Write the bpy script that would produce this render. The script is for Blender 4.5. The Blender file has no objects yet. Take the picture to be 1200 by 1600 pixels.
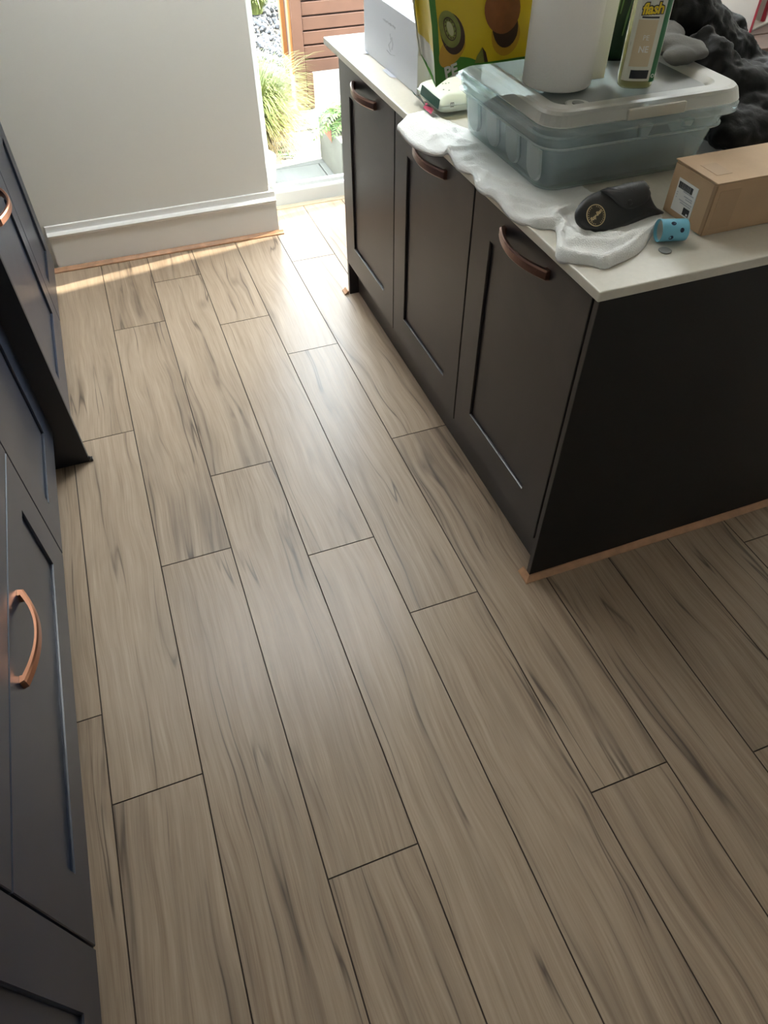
import bpy, bmesh, math, random
from mathutils import Vector, Matrix, noise as mnoise
random.seed(7)
C = bpy.context.scene.collection
scene = bpy.context.scene
PI = math.pi

# ------------------------------------------------------------------ camera
cam_d = bpy.data.cameras.new('camera'); cam = bpy.data.objects.new('camera', cam_d); C.objects.link(cam)
yaw, pitch, roll = 0.355591, -0.842571, -0.002283
fwd = Vector((math.sin(yaw)*math.cos(pitch), math.cos(yaw)*math.cos(pitch), math.sin(pitch)))
rt = Vector((math.cos(yaw), -math.sin(yaw), 0)); up = rt.cross(fwd)
r2 = math.cos(roll)*rt + math.sin(roll)*up; u2 = -math.sin(roll)*rt + math.cos(roll)*up
M = Matrix((r2, u2, -fwd)).transposed().to_4x4(); M.translation = Vector((0.3651, -0.6632, 1.5307))
cam.matrix_world = M
cam_d.sensor_fit = 'HORIZONTAL'; cam_d.sensor_width = 36.0; cam_d.lens = 1087.533/1200*36
cam_d.clip_start = 0.03; cam_d.clip_end = 80
scene.camera = cam

# ------------------------------------------------------------------ light and exposure
world = bpy.data.worlds.new('world'); scene.world = world; world.use_nodes = True
wb = world.node_tree.nodes['Background']; wb.inputs[0].default_value = (0.84, 0.925, 1.0, 1); wb.inputs[1].default_value = 11
sun_d = bpy.data.lights.new('sun', 'SUN'); sun_d.energy = 30; sun_d.angle = math.radians(0.6); sun_d.color = (1.0, 0.90, 0.74)
sun = bpy.data.objects.new('sun', sun_d); C.objects.link(sun)
SUN_AZ, SUN_EL = 0.152, math.radians(33.5)           # light travels towards -x and a little towards -y
sdir = Vector((-math.cos(SUN_EL)*math.cos(SUN_AZ), -math.cos(SUN_EL)*math.sin(SUN_AZ), -math.sin(SUN_EL)))
sun.rotation_euler = sdir.to_track_quat('-Z', 'Y').to_euler()
def portal(name, loc, rot, sx, sy):
    d = bpy.data.lights.new(name, 'AREA'); d.shape = 'RECTANGLE'; d.size = sx; d.size_y = sy; d.cycles.is_portal = True
    o = bpy.data.objects.new(name, d); C.objects.link(o); o.location = loc; o.rotation_euler = rot
portal('door_portal', (2.05, 2.69, 1.02), (-PI/2, 0, 0), 2.16, 2.06)
scene.view_settings.view_transform = 'Standard'; scene.view_settings.look = 'None'
scene.view_settings.gamma = 1.0; scene.view_settings.use_curve_mapping = False
scene.view_settings.exposure = 0.9
scene.cycles.use_denoising = True
scene.cycles.max_bounces = 14; scene.cycles.diffuse_bounces = 8; scene.cycles.transparent_max_bounces = 24
scene.cycles.sample_clamp_indirect = 8

# ------------------------------------------------------------------ materials
def mat(name, col, rough=0.5, metal=0.0, spec=0.5, bump=0, bscale=200, var=0, vscale=6, coat=0, sheen=0):
    m = bpy.data.materials.new(name); m.use_nodes = True; nt = m.node_tree; b = nt.nodes['Principled BSDF']
    b.inputs['Base Color'].default_value = (*col, 1); b.inputs['Roughness'].default_value = rough
    b.inputs['Metallic'].default_value = metal; b.inputs['Specular IOR Level'].default_value = spec
    b.inputs['Coat Weight'].default_value = coat; b.inputs['Sheen Weight'].default_value = sheen
    tc = nt.nodes.new('ShaderNodeTexCoord')
    if var:
        n = nt.nodes.new('ShaderNodeTexNoise'); n.inputs['Scale'].default_value = vscale; n.inputs['Detail'].default_value = 5
        nt.links.new(tc.outputs['Object'], n.inputs['Vector'])
        mr = nt.nodes.new('ShaderNodeMapRange'); mr.inputs[3].default_value = 1-var; mr.inputs[4].default_value = 1+var
        mr.inputs[1].default_value = .3; mr.inputs[2].default_value = .7
        nt.links.new(n.outputs['Fac'], mr.inputs[0])
        mx = nt.nodes.new('ShaderNodeMix'); mx.data_type = 'RGBA'; mx.blend_type = 'MULTIPLY'; mx.inputs[0].default_value = 1
        mx.inputs[6].default_value = (*col, 1); nt.links.new(mr.outputs[0], mx.inputs[7]); nt.links.new(mx.outputs[2], b.inputs['Base Color'])
    if bump:
        n = nt.nodes.new('ShaderNodeTexNoise'); n.inputs['Scale'].default_value = bscale; n.inputs['Detail'].default_value = 3
        nt.links.new(tc.outputs['Object'], n.inputs['Vector'])
        bp = nt.nodes.new('ShaderNodeBump'); bp.inputs['Strength'].default_value = bump; bp.inputs['Distance'].default_value = .002
        nt.links.new(n.outputs['Fac'], bp.inputs['Height']); nt.links.new(bp.outputs['Normal'], b.inputs['Normal'])
    return m

def oak_floor():
    m = bpy.data.materials.new('oak_laminate'); m.use_nodes = True; nt = m.node_tree; b = nt.nodes['Principled BSDF']; N = nt.nodes.new; L = nt.links.new
    tc = N('ShaderNodeTexCoord'); oi = N('ShaderNodeObjectInfo')
    cmb = N('ShaderNodeCombineXYZ')
    m1 = N('ShaderNodeMath'); m1.operation = 'MULTIPLY'; m1.inputs[1].default_value = 37.0; L(oi.outputs['Random'], m1.inputs[0])
    m2 = N('ShaderNodeMath'); m2.operation = 'MULTIPLY'; m2.inputs[1].default_value = 91.0; L(oi.outputs['Random'], m2.inputs[0])
    L(m1.outputs[0], cmb.inputs[0]); L(m2.outputs[0], cmb.inputs[1])
    add = N('ShaderNodeVectorMath'); add.operation = 'ADD'; L(tc.outputs['Object'], add.inputs[0]); L(cmb.outputs[0], add.inputs[1])
    def vmul(src, v):
        q = N('ShaderNodeVectorMath'); q.operation = 'MULTIPLY'; L(src, q.inputs[0]); q.inputs[1].default_value = v; return q.outputs[0]
    def nz(src, v, detail=3, rough=.5):
        n = N('ShaderNodeTexNoise'); n.inputs['Scale'].default_value = 1; n.inputs['Detail'].default_value = detail; n.inputs['Roughness'].default_value = rough
        L(vmul(src, v), n.inputs['Vector']); return n.outputs['Fac']
    def math_(op, a, c=None, clamp=False):
        q = N('ShaderNodeMath'); q.operation = op; q.use_clamp = clamp
        for i, v in enumerate((a, c)):
            if v is None: continue
            if isinstance(v, (int, float)): q.inputs[i].default_value = v
            else: L(v, q.inputs[i])
        return q.outputs[0]
    def rng(src, a, b_, c, d):
        q = N('ShaderNodeMapRange'); q.clamp = True; L(src, q.inputs[0])
        for i, v in enumerate((a, b_, c, d)): q.inputs[i+1].default_value = v
        return q.outputs[0]
    P = add.outputs[0]
    # slow meander of the grain
    w = nz(P, (3.2, 1.5, 1), 2)
    wx = math_('MULTIPLY', math_('SUBTRACT', w, .5), .075)
    cx = N('ShaderNodeCombineXYZ'); L(wx, cx.inputs[0])
    # knots: bend the grain around small cells
    vo = N('ShaderNodeTexVoronoi'); vo.inputs['Scale'].default_value = 1; L(vmul(P, (6.4, 2.5, 1)), vo.inputs['Vector'])
    kd = vo.outputs['Distance']
    sep = N('ShaderNodeSeparateColor'); L(vo.outputs['Color'], sep.inputs[0])
    kon = math_('GREATER_THAN', sep.outputs[0], .48)
    kbend = math_('MULTIPLY', math_('MULTIPLY', rng(kd, 0, .3, .016, 0), kon), 1.0)
    cx2 = N('ShaderNodeCombineXYZ'); L(kbend, cx2.inputs[0])
    a2 = N('ShaderNodeVectorMath'); a2.operation = 'ADD'; L(P, a2.inputs[0]); L(cx.outputs[0], a2.inputs[1])
    a3 = N('ShaderNodeVectorMath'); a3.operation = 'ADD'; L(a2.outputs[0], a3.inputs[0]); L(cx2.outputs[0], a3.inputs[1])
    Q = a3.outputs[0]
    fine = nz(Q, (260, 6, 1), 3, .6)
    med = nz(Q, (62, 1.6, 1), 4, .6)
    broad = nz(Q, (11, .75, 1), 3, .55)
    tone = nz(P, (2.6, .5, 1), 2)
    # dark meandering checks along the plank
    c1 = math_('ABSOLUTE', math_('SUBTRACT', nz(Q, (9.5, .42, 1), 3, .45), .5))
    crack = math_('MULTIPLY', rng(c1, 0, .010, 1, 0), rng(nz(P, (9, 3.0, 1), 3), .45, .58, 0, 1))
    halo = math_('MULTIPLY', rng(c1, 0, .050, 1, 0), rng(nz(P, (5, 1.6, 1), 3), .44, .62, 0, 1))
    # cathedral rings
    ring = math_('SINE', math_('MULTIPLY', nz(Q, (8.5, .5, 1), 1), 70))
    ringm = math_('MULTIPLY', rng(ring, .2, 1, 0, 1), rng(nz(P, (4, 1.1, 2), 2), .5, .62, 0, 1))
    knot = math_('MULTIPLY', rng(kd, .01, .045, 1, 0), kon)
    knoth = math_('MULTIPLY', rng(kd, .02, .13, 1, 0), kon)
    ramp = N('ShaderNodeValToRGB'); e = ramp.color_ramp.elements
    e[0].position = .22; e[0].color = (0.224, 0.155, 0.103, 1); e[1].position = .78; e[1].color = (0.461, 0.358, 0.265, 1)
    k = ramp.color_ramp.elements.new(.5); k.color = (0.362, 0.271, 0.193, 1)
    s = math_('ADD', math_('MULTIPLY', med, .62), math_('ADD', math_('MULTIPLY', fine, .62), math_('ADD', math_('MULTIPLY', broad, .22), math_('MULTIPLY', tone, .25))))
    s = math_('SUBTRACT', s, .355)
    s = math_('ADD', s, math_('MULTIPLY', math_('SUBTRACT', oi.outputs['Random'], .5), .09))
    L(s, ramp.inputs[0])
    def dark(col, fac, c):
        mx = N('ShaderNodeMix'); mx.data_type = 'RGBA'; L(fac, mx.inputs[0]); L(col, mx.inputs[6]); mx.inputs[7].default_value = (*c, 1); return mx.outputs[2]
    col = dark(ramp.outputs[0], math_('MULTIPLY', ringm, .28), (0.155, 0.108, 0.075))
    col = dark(col, math_('MULTIPLY', halo, .60), (0.14, 0.10, 0.072))
    col = dark(col, math_('MULTIPLY', knoth, .6), (0.14, 0.10, 0.07))
    col = dark(col, math_('MULTIPLY', crack, .85), (0.070, 0.048, 0.036))
    col = dark(col, math_('MULTIPLY', knot, .75), (0.075, 0.052, 0.04))
    L(col, b.inputs['Base Color'])
    L(rng(fine, .3, .7, .31, .41), b.inputs['Roughness']); b.inputs['Specular IOR Level'].default_value = .5
    bp = N('ShaderNodeBump'); bp.inputs['Strength'].default_value = .22; bp.inputs['Distance'].default_value = .0006
    L(math_('ADD', fine, math_('MULTIPLY', med, .6)), bp.inputs['Height']); L(bp.outputs['Normal'], b.inputs['Normal'])
    return m

def clear_mat(name, tint, body, body_fac, gloss_rough=.08, translucent=.5):
    """see-through plastic or glass sheet: straight transparency + a milky body + surface reflection"""
    m = bpy.data.materials.new(name); m.use_nodes = True; nt = m.node_tree; N = nt.nodes.new; L = nt.links.new
    nt.nodes.remove(nt.nodes['Principled BSDF']); out = nt.nodes['Material Output']
    t = N('ShaderNodeBsdfTransparent'); t.inputs[0].default_value = (*tint, 1)
    g = N('ShaderNodeBsdfGlossy'); g.inputs['Roughness'].default_value = gloss_rough
    base = t.outputs[0]
    if body_fac > 0:
        d = N('ShaderNodeBsdfDiffuse'); d.inputs[0].default_value = (*body, 1)
        tr = N('ShaderNodeBsdfTranslucent'); tr.inputs[0].default_value = (*body, 1)
        m1 = N('ShaderNodeMixShader'); m1.inputs[0].default_value = translucent; L(d.outputs[0], m1.inputs[1]); L(tr.outputs[0], m1.inputs[2])
        m2 = N('ShaderNodeMixShader'); m2.inputs[0].default_value = body_fac; L(t.outputs[0], m2.inputs[1]); L(m1.outputs[0], m2.inputs[2]); base = m2.outputs[0]
    f = N('ShaderNodeFresnel'); ge = N('ShaderNodeNewGeometry'); io = N('ShaderNodeMapRange')      # same index seen from either face of a thin sheet
    io.inputs[3].default_value = 1.45; io.inputs[4].default_value = 1/1.45; L(ge.outputs['Backfacing'], io.inputs[0]); L(io.outputs[0], f.inputs[0])
    m3 = N('ShaderNodeMixShader'); L(f.outputs[0], m3.inputs[0]); L(base, m3.inputs[1]); L(g.outputs[0], m3.inputs[2])
    L(m3.outputs[0], out.inputs['Surface'])
    return m

def opal_mat(name, col):
    m = bpy.data.materials.new(name); m.use_nodes = True; nt = m.node_tree; nt.nodes.remove(nt.nodes['Principled BSDF'])
    t = nt.nodes.new('ShaderNodeBsdfTranslucent'); t.inputs[0].default_value = (*col, 1); nt.links.new(t.outputs[0], nt.nodes['Material Output'].inputs['Surface'])
    return m

def navy_mat(name, col, rough, dust=0.0):
    """satin paint with faint scuffs and dusty smears"""
    m = mat(name, col, rough, spec=.5); nt = m.node_tree; N = nt.nodes.new; L = nt.links.new; b = nt.nodes['Principled BSDF']
    tc = N('ShaderNodeTexCoord'); n = N('ShaderNodeTexNoise'); n.inputs['Scale'].default_value = 4.5; n.inputs['Detail'].default_value = 4; n.inputs['Distortion'].default_value = .6
    L(tc.outputs['Object'], n.inputs['Vector'])
    mr = N('ShaderNodeMapRange'); mr.inputs[1].default_value = .5; mr.inputs[2].default_value = .75; mr.inputs[3].default_value = 0; mr.inputs[4].default_value = dust; L(n.outputs['Fac'], mr.inputs[0])
    mx = N('ShaderNodeMix'); mx.data_type = 'RGBA'; mx.inputs[6].default_value = (*col, 1); mx.inputs[7].default_value = (.12, .105, .09, 1)
    L(mr.outputs[0], mx.inputs[0]); L(mx.outputs[2], b.inputs['Base Color'])
    r = N('ShaderNodeMapRange'); r.inputs[3].default_value = rough-.02; r.inputs[4].default_value = rough+.05; L(n.outputs['Fac'], r.inputs[0]); L(r.outputs[0], b.inputs['Roughness'])
    return m

MT = dict(
    oak=oak_floor(), groove=mat('plank_groove', (.075, .050, .034), .6),
    wall=mat('wall_paint', (.72, .71, .675), .6, bump=.05, bscale=160),
    ceiling=mat('ceiling_paint', (.8, .79, .77), .7),
    satin=mat('white_satin', (.72, .71, .69), .5),
    upvc=mat('white_upvc', (.56, .62, .66), .22),
    navy=navy_mat('navy_paint', (.010, .016, .033), .30, .12),
    navyisland=navy_mat('dark_paint', (.019, .0170, .0195), .30, .15), panelshade=mat('panel_paint_shaded', (.0065, .006, .006), .5, spec=.35),
    carcass=mat('dark_carcass', (.012, .013, .018), .45),
    black=mat('black_plastic', (.008, .008, .009), .4),
    copper=mat('copper', (.52, .25, .155), .30, metal=1, bump=.05, bscale=400),
    bronze=mat('bronze', (.235, .135, .105), .34, metal=1, bump=.05, bscale=400),
    quartz=mat('quartz', (.56, .53, .46), .33, var=.03, vscale=90),
    strip=mat('oak_strip', (.42, .225, .12), .45, var=.18, vscale=30),
    glass=clear_mat('glass', (.96, .98, .975), (1, 1, 1), 0, .0),
    opal=opal_mat('added_opal_glazing', (.80, .80, .78)),
    tub=clear_mat('tub_plastic', (.86, .91, .91), (.62, .68, .68), .26, .10),
    tubrib=clear_mat('tub_rib', (.86, .9, .9), (.70, .73, .71), .42, .15),
    lid=clear_mat('lid_plastic', (.85, .86, .84), (.70, .665, .59), .66, .32),
    lidmid=clear_mat('lid_panel', (.82, .83, .80), (.26, .255, .225), .50, .40),
    towel=mat('terry', (.80, .80, .78), .95, bump=1.0, bscale=420, sheen=.4),
    paper=mat('paper_roll', (.86, .84, .81), .9, bump=.35, bscale=240),
    whitebox=mat('white_card', (.50, .52, .58), .4),
    card=mat('cardboard', (.46, .31, .185), .75, var=.07, vscale=12, bump=.12, bscale=90),
    cardedge=mat('cardboard_edge', (.30, .19, .11), .85),
    tape=mat('packing_tape', (.42, .285, .172), .6, spec=.3),
    label=mat('paper_label', (.72, .71, .70), .55),
    ink=mat('ink', (.03, .03, .035), .6),
    greyink=mat('grey_ink', (.40, .42, .46), .6),
    leather=mat('black_leather', (.010, .010, .011), .42, bump=.25, bscale=500),
    jacket=mat('jacket_leather', (.0085, .008, .008), .55, spec=.2, bump=.9, bscale=55),
    greycloth=mat('grey_cloth', (.13, .125, .115), .95, bump=.5, bscale=300),
    blanket=mat('slate_cloth', (.070, .092, .108), .95, bump=.5, bscale=120, var=.25, vscale=9),
    gold=mat('gold_print', (.62, .50, .28), .45),
    yellow=mat('bag_yellow', (.62, .46, .012), .33, bump=.12, bscale=60),
    green=mat('bag_green', (.05, .20, .022), .33),
    bagwhite=mat('bag_white', (.62, .62, .56), .4),
    kbrown=mat('kiwi_skin', (.235, .085, .026), .4, var=.2, vscale=25),
    kdark=mat('kiwi_dark', (.055, .024, .012), .4),
    korange=mat('kiwi_shadow', (.48, .27, .02), .4),
    kgreen=mat('kiwi_flesh', (.21, .23, .045), .4, var=.2, vscale=60),
    kpale=mat('kiwi_core', (.50, .50, .28), .4),
    wipe=mat('wipes_film', (.70, .76, .70), .28, bump=.3, bscale=40),
    dgreen=mat('dark_green', (.012, .065, .045), .35),
    pink=mat('pink_print', (.62, .055, .14), .4),
    cup=mat('blue_paper', (.17, .47, .62), .55),
    cupin=mat('cup_inside', (.50, .50, .46), .6),
    navyink=mat('navy_ink', (.012, .02, .06), .5),
    coin=mat('grey_disc', (.20, .20, .19), .5),
    bottle=clear_mat('bottle_plastic', (.90, .90, .72), (.75, .74, .55), .35, .1),
    liquid=mat('yellow_liquid', (.50, .46, .09), .2),
    flabel=mat('bottle_label', (.66, .66, .58), .35),
    peach=mat('label_peach', (.60, .49, .33), .35),
    fgreen=mat('label_green', (.02, .155, .055), .35),
    fyellow=mat('label_yellow', (.80, .58, .02), .4),
    fblue=mat('label_blue', (.06, .17, .48), .4),
    bgreen=mat('bottle_green', (.010, .028, .014), .25),
    leafgreen=mat('label_leaf', (.07, .16, .035), .4),
    pinkcard=mat('pink_card', (.74, .33, .36), .5),
    redcard=mat('red_card', (.42, .025, .05), .5),
    whitecard=mat('inner_card', (.68, .64, .60), .6),
    crate=mat('brown_wood', (.10, .05, .03), .5, var=.3, vscale=14),
    slab=mat('paving', (.125, .128, .115), .8, var=.12, vscale=3, bump=.3, bscale=60),
    soil=mat('soil', (.06, .054, .046), .95, var=.3, vscale=8),
    stone=mat('stone', (.085, .085, .09), .9, var=.4, vscale=9),
    pot=mat('white_pot', (.22, .22, .22), .35),
    planter=mat('stone_planter', (.095, .092, .072), .85, var=.25, vscale=5, bump=.3, bscale=40),
    terracotta=mat('terracotta', (.24, .09, .05), .8),
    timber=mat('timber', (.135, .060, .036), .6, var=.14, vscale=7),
    timberlit=mat('timber_sunlit', (.27, .10, .025), .6, var=.12, vscale=7),  # sunlight on the side faces, put into the colour as orange
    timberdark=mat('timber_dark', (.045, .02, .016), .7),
    grass=mat('grass_blade', (.125, .15, .035), .6, var=.3, vscale=5),
    straw=mat('straw_blade', (.21, .155, .06), .7, var=.25, vscale=5),
    fern=mat('fern', (.075, .15, .022), .55, var=.2, vscale=12),
    ivy=mat('ivy', (.045, .16, .05), .5, var=.2, vscale=12),
)

# ------------------------------------------------------------------ helpers
def link(o, parent=None):
    C.objects.link(o)
    if parent is not None: o.parent = parent
    return o
def obj(name, bm, m, parent=None, loc=None, rot=None, smooth=False, label=None):
    me = bpy.data.meshes.new(name); bmesh.ops.recalc_face_normals(bm, faces=bm.faces); bm.to_mesh(me); bm.free()
    if smooth:
        for p in me.polygons: p.use_smooth = True
    o = bpy.data.objects.new(name, me)
    for x in (m if isinstance(m, (list, tuple)) else [m]): me.materials.append(x)
    link(o, parent)
    if loc: o.location = loc
    if rot: o.rotation_euler = rot
    if label: o['label'] = label
    return o
def tag(o, label, cat, group=None):
    o['label'] = label; o['category'] = cat
    if group: o['group'] = group
    return o
def thing(name, label, cat, loc=(0, 0, 0), rotz=0, group=None):
    o = bpy.data.objects.new(name, None); o.empty_display_size = .05; C.objects.link(o); o.location = loc; o.rotation_euler = (0, 0, rotz)
    return tag(o, label, cat, group)
def struct(name, bm, m, parent=None, smooth=False):
    o = obj(name, bm, m, parent, smooth=smooth)
    if parent is None: o['kind'] = 'structure'
    return o
def box(bm, a, b, bev=0, seg=1, mi=0):
    t = bmesh.new(); bmesh.ops.create_cube(t, size=1)
    for v in t.verts: v.co = Vector([(a[i]+b[i])/2 + v.co[i]*(b[i]-a[i]) for i in range(3)])
    if bev: bmesh.ops.bevel(t, geom=t.edges[:], offset=bev, segments=seg, profile=.5, affect='EDGES')
    return merge(bm, t, mi)
def merge(bm, t, mi=0):
    mp = {}
    for v in t.verts: mp[v] = bm.verts.new(v.co)
    out = []
    for f in t.faces:
        try:
            g = bm.faces.new([mp[v] for v in f.verts]); g.material_index = mi if mi else f.material_index; out.append(g)
        except ValueError: pass
    t.free(); return out
def bx(a, b, bev=0, seg=1):
    bm = bmesh.new(); box(bm, a, b, bev, seg); return bm
def sheet(a, b, z):
    bm = bmesh.new(); bm.faces.new([bm.verts.new(p) for p in ((a[0], a[1], z), (b[0], a[1], z), (b[0], b[1], z), (a[0], b[1], z))]); return bm
def lathe(prof, n=40, close=False, bm=None, M_=None):
    bm = bm or bmesh.new(); rings = []
    for r, z in prof:
        if r < 1e-6: rings.append([bm.verts.new((0, 0, z))])
        else: rings.append([bm.verts.new((r*math.cos(2*PI*i/n), r*math.sin(2*PI*i/n), z)) for i in range(n)])
    for a, b in zip(rings, rings[1:]):
        for i in range(n):
            j = (i+1) % n
            if len(a) == 1 and len(b) == 1: continue
            if len(a) == 1: bm.faces.new((a[0], b[i], b[j]))
            elif len(b) == 1: bm.faces.new((a[i], a[j], b[0]))
            else: bm.faces.new((a[i], a[j], b[j], b[i]))
    if M_ is not None:
        for v in bm.verts: v.co = M_ @ v.co
    return bm
def prism(pts, z0, z1, bm=None, bev=0, seg=1):
    """outline in x,y extruded z0..z1"""
    t = bmesh.new(); lo = [t.verts.new((x, y, z0)) for x, y in pts]; hi = [t.verts.new((x, y, z1)) for x, y in pts]; n = len(pts)
    t.faces.new(lo[::-1]); t.faces.new(hi)
    for i in range(n): t.faces.new((lo[i], lo[(i+1) % n], hi[(i+1) % n], hi[i]))
    if bev: bmesh.ops.bevel(t, geom=t.edges[:], offset=bev, segments=seg, profile=.5, affect='EDGES')
    if bm is None: return t
    merge(bm, t); return bm
def tube(pts, r, n=8, bm=None, cap=True):
    bm = bm or bmesh.new(); rings = []; P = [Vector(p) for p in pts]
    rr = r if isinstance(r, (list, tuple)) else [r]*len(P)
    for i, p in enumerate(P):
        d = (P[min(i+1, len(P)-1)] - P[max(i-1, 0)]).normalized()
        a = d.cross(Vector((0, 0, 1)) if abs(d.z) < .95 else Vector((1, 0, 0))).normalized(); b = a.cross(d).normalized()
        rings.append([bm.verts.new(p + rr[i]*(math.cos(2*PI*k/n)*a + math.sin(2*PI*k/n)*b)) for k in range(n)])
    for a, b in zip(rings, rings[1:]):
        for k in range(n): bm.faces.new((a[k], a[(k+1) % n], b[(k+1) % n], b[k]))
    if cap: bm.faces.new(rings[0][::-1]); bm.faces.new(rings[-1])
    return bm
def rrect(x0, y0, x1, y1, r, n=6):
    pts = []
    for cx, cy, a in ((x1-r, y1-r, 0), (x0+r, y1-r, PI/2), (x0+r, y0+r, PI), (x1-r, y0+r, 1.5*PI)):
        for i in range(n+1): pts.append((cx+r*math.cos(a+PI/2*i/n), cy+r*math.sin(a+PI/2*i/n)))
    return pts
def loft(loops, bm=None, cap0=False, cap1=False, closed=True):
    bm = bm or bmesh.new(); R = [[bm.verts.new(p) for p in l] for l in loops]; n = len(R[0])
    for a, b in zip(R, R[1:]):
        for i in range(n if closed else n-1): bm.faces.new((a[i], a[(i+1) % n], b[(i+1) % n], b[i]))
    if cap0: bm.faces.new(R[0][::-1])
    if cap1: bm.faces.new(R[-1])
    return bm
def text_mesh(name, s, size, m, parent, matrix, ext=.0004, bold=0.0, shear=0.0, space=1.0):
    cu = bpy.data.curves.new(name, 'FONT'); cu.body = s; cu.size = size; cu.extrude = ext; cu.align_x = 'CENTER'; cu.align_y = 'CENTER'; cu.offset = bold; cu.shear = shear; cu.resolution_u = 2
    cu.space_character = space
    to = bpy.data.objects.new(name, cu); C.objects.link(to); dg = bpy.context.evaluated_depsgraph_get()
    me = bpy.data.meshes.new_from_object(to.evaluated_get(dg)); C.objects.unlink(to); bpy.data.objects.remove(to)
    me.materials.clear(); me.materials.append(m); o = bpy.data.objects.new(name, me); link(o, parent); o.matrix_local = matrix
    return o
def frame_mat(origin, xdir, ydir):
    x = Vector(xdir).normalized(); z = x.cross(Vector(ydir)).normalized(); y = z.cross(x)
    m = Matrix((x, y, z)).transposed().to_4x4(); m.translation = Vector(origin); return m
def noise3(p, s): return mnoise.noise(Vector(p)*s)

# ------------------------------------------------------------------ room shell
WX0, WX1, WY0 = -.62, 4.2, -3.0
YN, YG = 2.412, 2.66          # inner face of the north wall, plane of the glass
floor = struct('floor', bx((WX0, WY0, -.06), (WX1, 2.68, -.0085)), MT['carcass'])
PW, PL = .195, 1.2117
def plank_mesh(length):
    g, c, t = .0004, .0013, .008; w = PW
    loops = []
    for ins, z in ((g, -t), (g, -c), (g+c*.9, 0.0)):
        loops.append([(ins, ins, z), (w-ins, ins, z), (w-ins, length-ins, z), (ins, length-ins, z)])
    bm = loft(loops, cap0=True, cap1=True); bm.normal_update()
    for f in bm.faces:
        if abs(f.normal.z) < .97 or f.calc_center_median().z < -.001: f.material_index = 1
    bmesh.ops.recalc_face_normals(bm, faces=bm.faces)
    me = bpy.data.meshes.new('plank'); bm.to_mesh(me); bm.free(); me.materials.append(MT['oak']); me.materials.append(MT['groove']); return me
full_plank = plank_mesh(PL)
row_joint = {-3: .7, -2: .9, -1: .253, 0: .032, 1: .642, 2: .943, 3: .538, 4: .262, 5: .907, 6: .42, 7: -.354, 8: .57, 9: .15, 10: .82, 11: -.2}
YEND = 2.632
for k in range(-3, 21):
    j = row_joint.get(k, random.uniform(0, 1.2)); n0 = math.floor((WY0 - j)/PL)
    y = j + n0*PL
    while y < YEND:
        a, b = max(y, WY0), min(y+PL, YEND)
        if b-a > .02:
            me = full_plank if abs(b-a-PL) < 1e-4 else plank_mesh(b-a)
            p = bpy.data.objects.new('plank', me); link(p, floor); p.location = (k*PW, a, 0)
        y += PL

def wall(name, a, b, m='wall'): return struct(name, bx(a, b), MT[m])
wall('wall_north', (WX0, YN, 0), (.97, 2.672, 2.4))
DX1 = 3.07                                             # right side of the patio door opening
wall('wall_north_right', (DX1, YN, 0), (WX1, 2.672, 2.4))
wall('wall_north_lintel', (.97, YN, 2.06), (DX1, 2.672, 2.4))
wall('wall_west', (WX0-.1, WY0, 0), (WX0, 2.672, 2.4))
wall('wall_east', (WX1, WY0, 0), (WX1+.1, 2.672, 2.4))
wall('wall_south', (WX0, WY0-.1, 0), (WX1, WY0, 2.4))
# ceiling with two unseen opal rooflights, added to brighten the room
SKS = ((.10, 1.58, 1.45, 2.20), (2.60, 1.70, 3.60, 2.20))
CX0, CX1, CY0, CY1 = WX0-.1, WX1+.1, WY0-.1, 2.72
S0, S1 = SKS
for n_, a, b in (('ceiling', (CX0, CY0), (CX1, S0[1])), ('ceiling_edge', (S1[0], S0[1]), (S1[2], S1[1])), ('ceiling_north', (CX0, S0[3]), (CX1, CY1)), ('ceiling_west', (CX0, S0[1]), (S0[0], S0[3])), ('ceiling_middle', (S0[2], S0[1]), (S1[0], S0[3])), ('ceiling_east', (S1[2], S0[1]), (CX1, S0[3]))):
    struct(n_, bx((*a, 2.4), (*b, 2.56)), MT['ceiling'])
for k, SK in enumerate(SKS):
    w1 = bmesh.new(); mx_ = (SK[0]+SK[2])/2
    for a, b in (((SK[0], SK[1]), (SK[0]+.05, SK[3])), ((SK[2]-.05, SK[1]), (SK[2], SK[3])), ((SK[0]+.05, SK[1]), (SK[2]-.05, SK[1]+.05)), ((SK[0]+.05, SK[3]-.05), (SK[2]-.05, SK[3])), ((mx_-.02, SK[1]+.05), (mx_+.02, SK[3]-.05))):
        box(w1, (*a, 2.48), (*b, 2.55), .004)
    win = struct('added_rooflight_%d' % (k+1), w1, MT['upvc'])
    obj('pane', sheet((SK[0]+.05, SK[1]+.05), (SK[2]-.05, SK[3]-.05), 2.522), MT['opal'], win)
# baseboard on the north wall: torus/ogee profile, end face at the reveal
prof = [(YN, 0), (YN-.018, 0), (YN-.018, .128), (YN-.0185, .140), (YN-.026, .146), (YN-.027, .153), (YN-.020, .159), (YN-.012, .163), (YN-.009, .172), (YN-.007, .184), (YN, .186)]
bm = loft([[(x, y, z) for y, z in prof] for x in (.028, .992)], cap0=True, cap1=True)
struct('baseboard_north', bm, MT['satin'])
# return of the baseboard into the door reveal
bm = loft([[(.97 + (YN - yy)*1.0, y, z) for yy, z in prof] for y in (YN+.001, 2.625)], cap0=True, cap1=True)
struct('baseboard_reveal', bm, MT['satin'])
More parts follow.
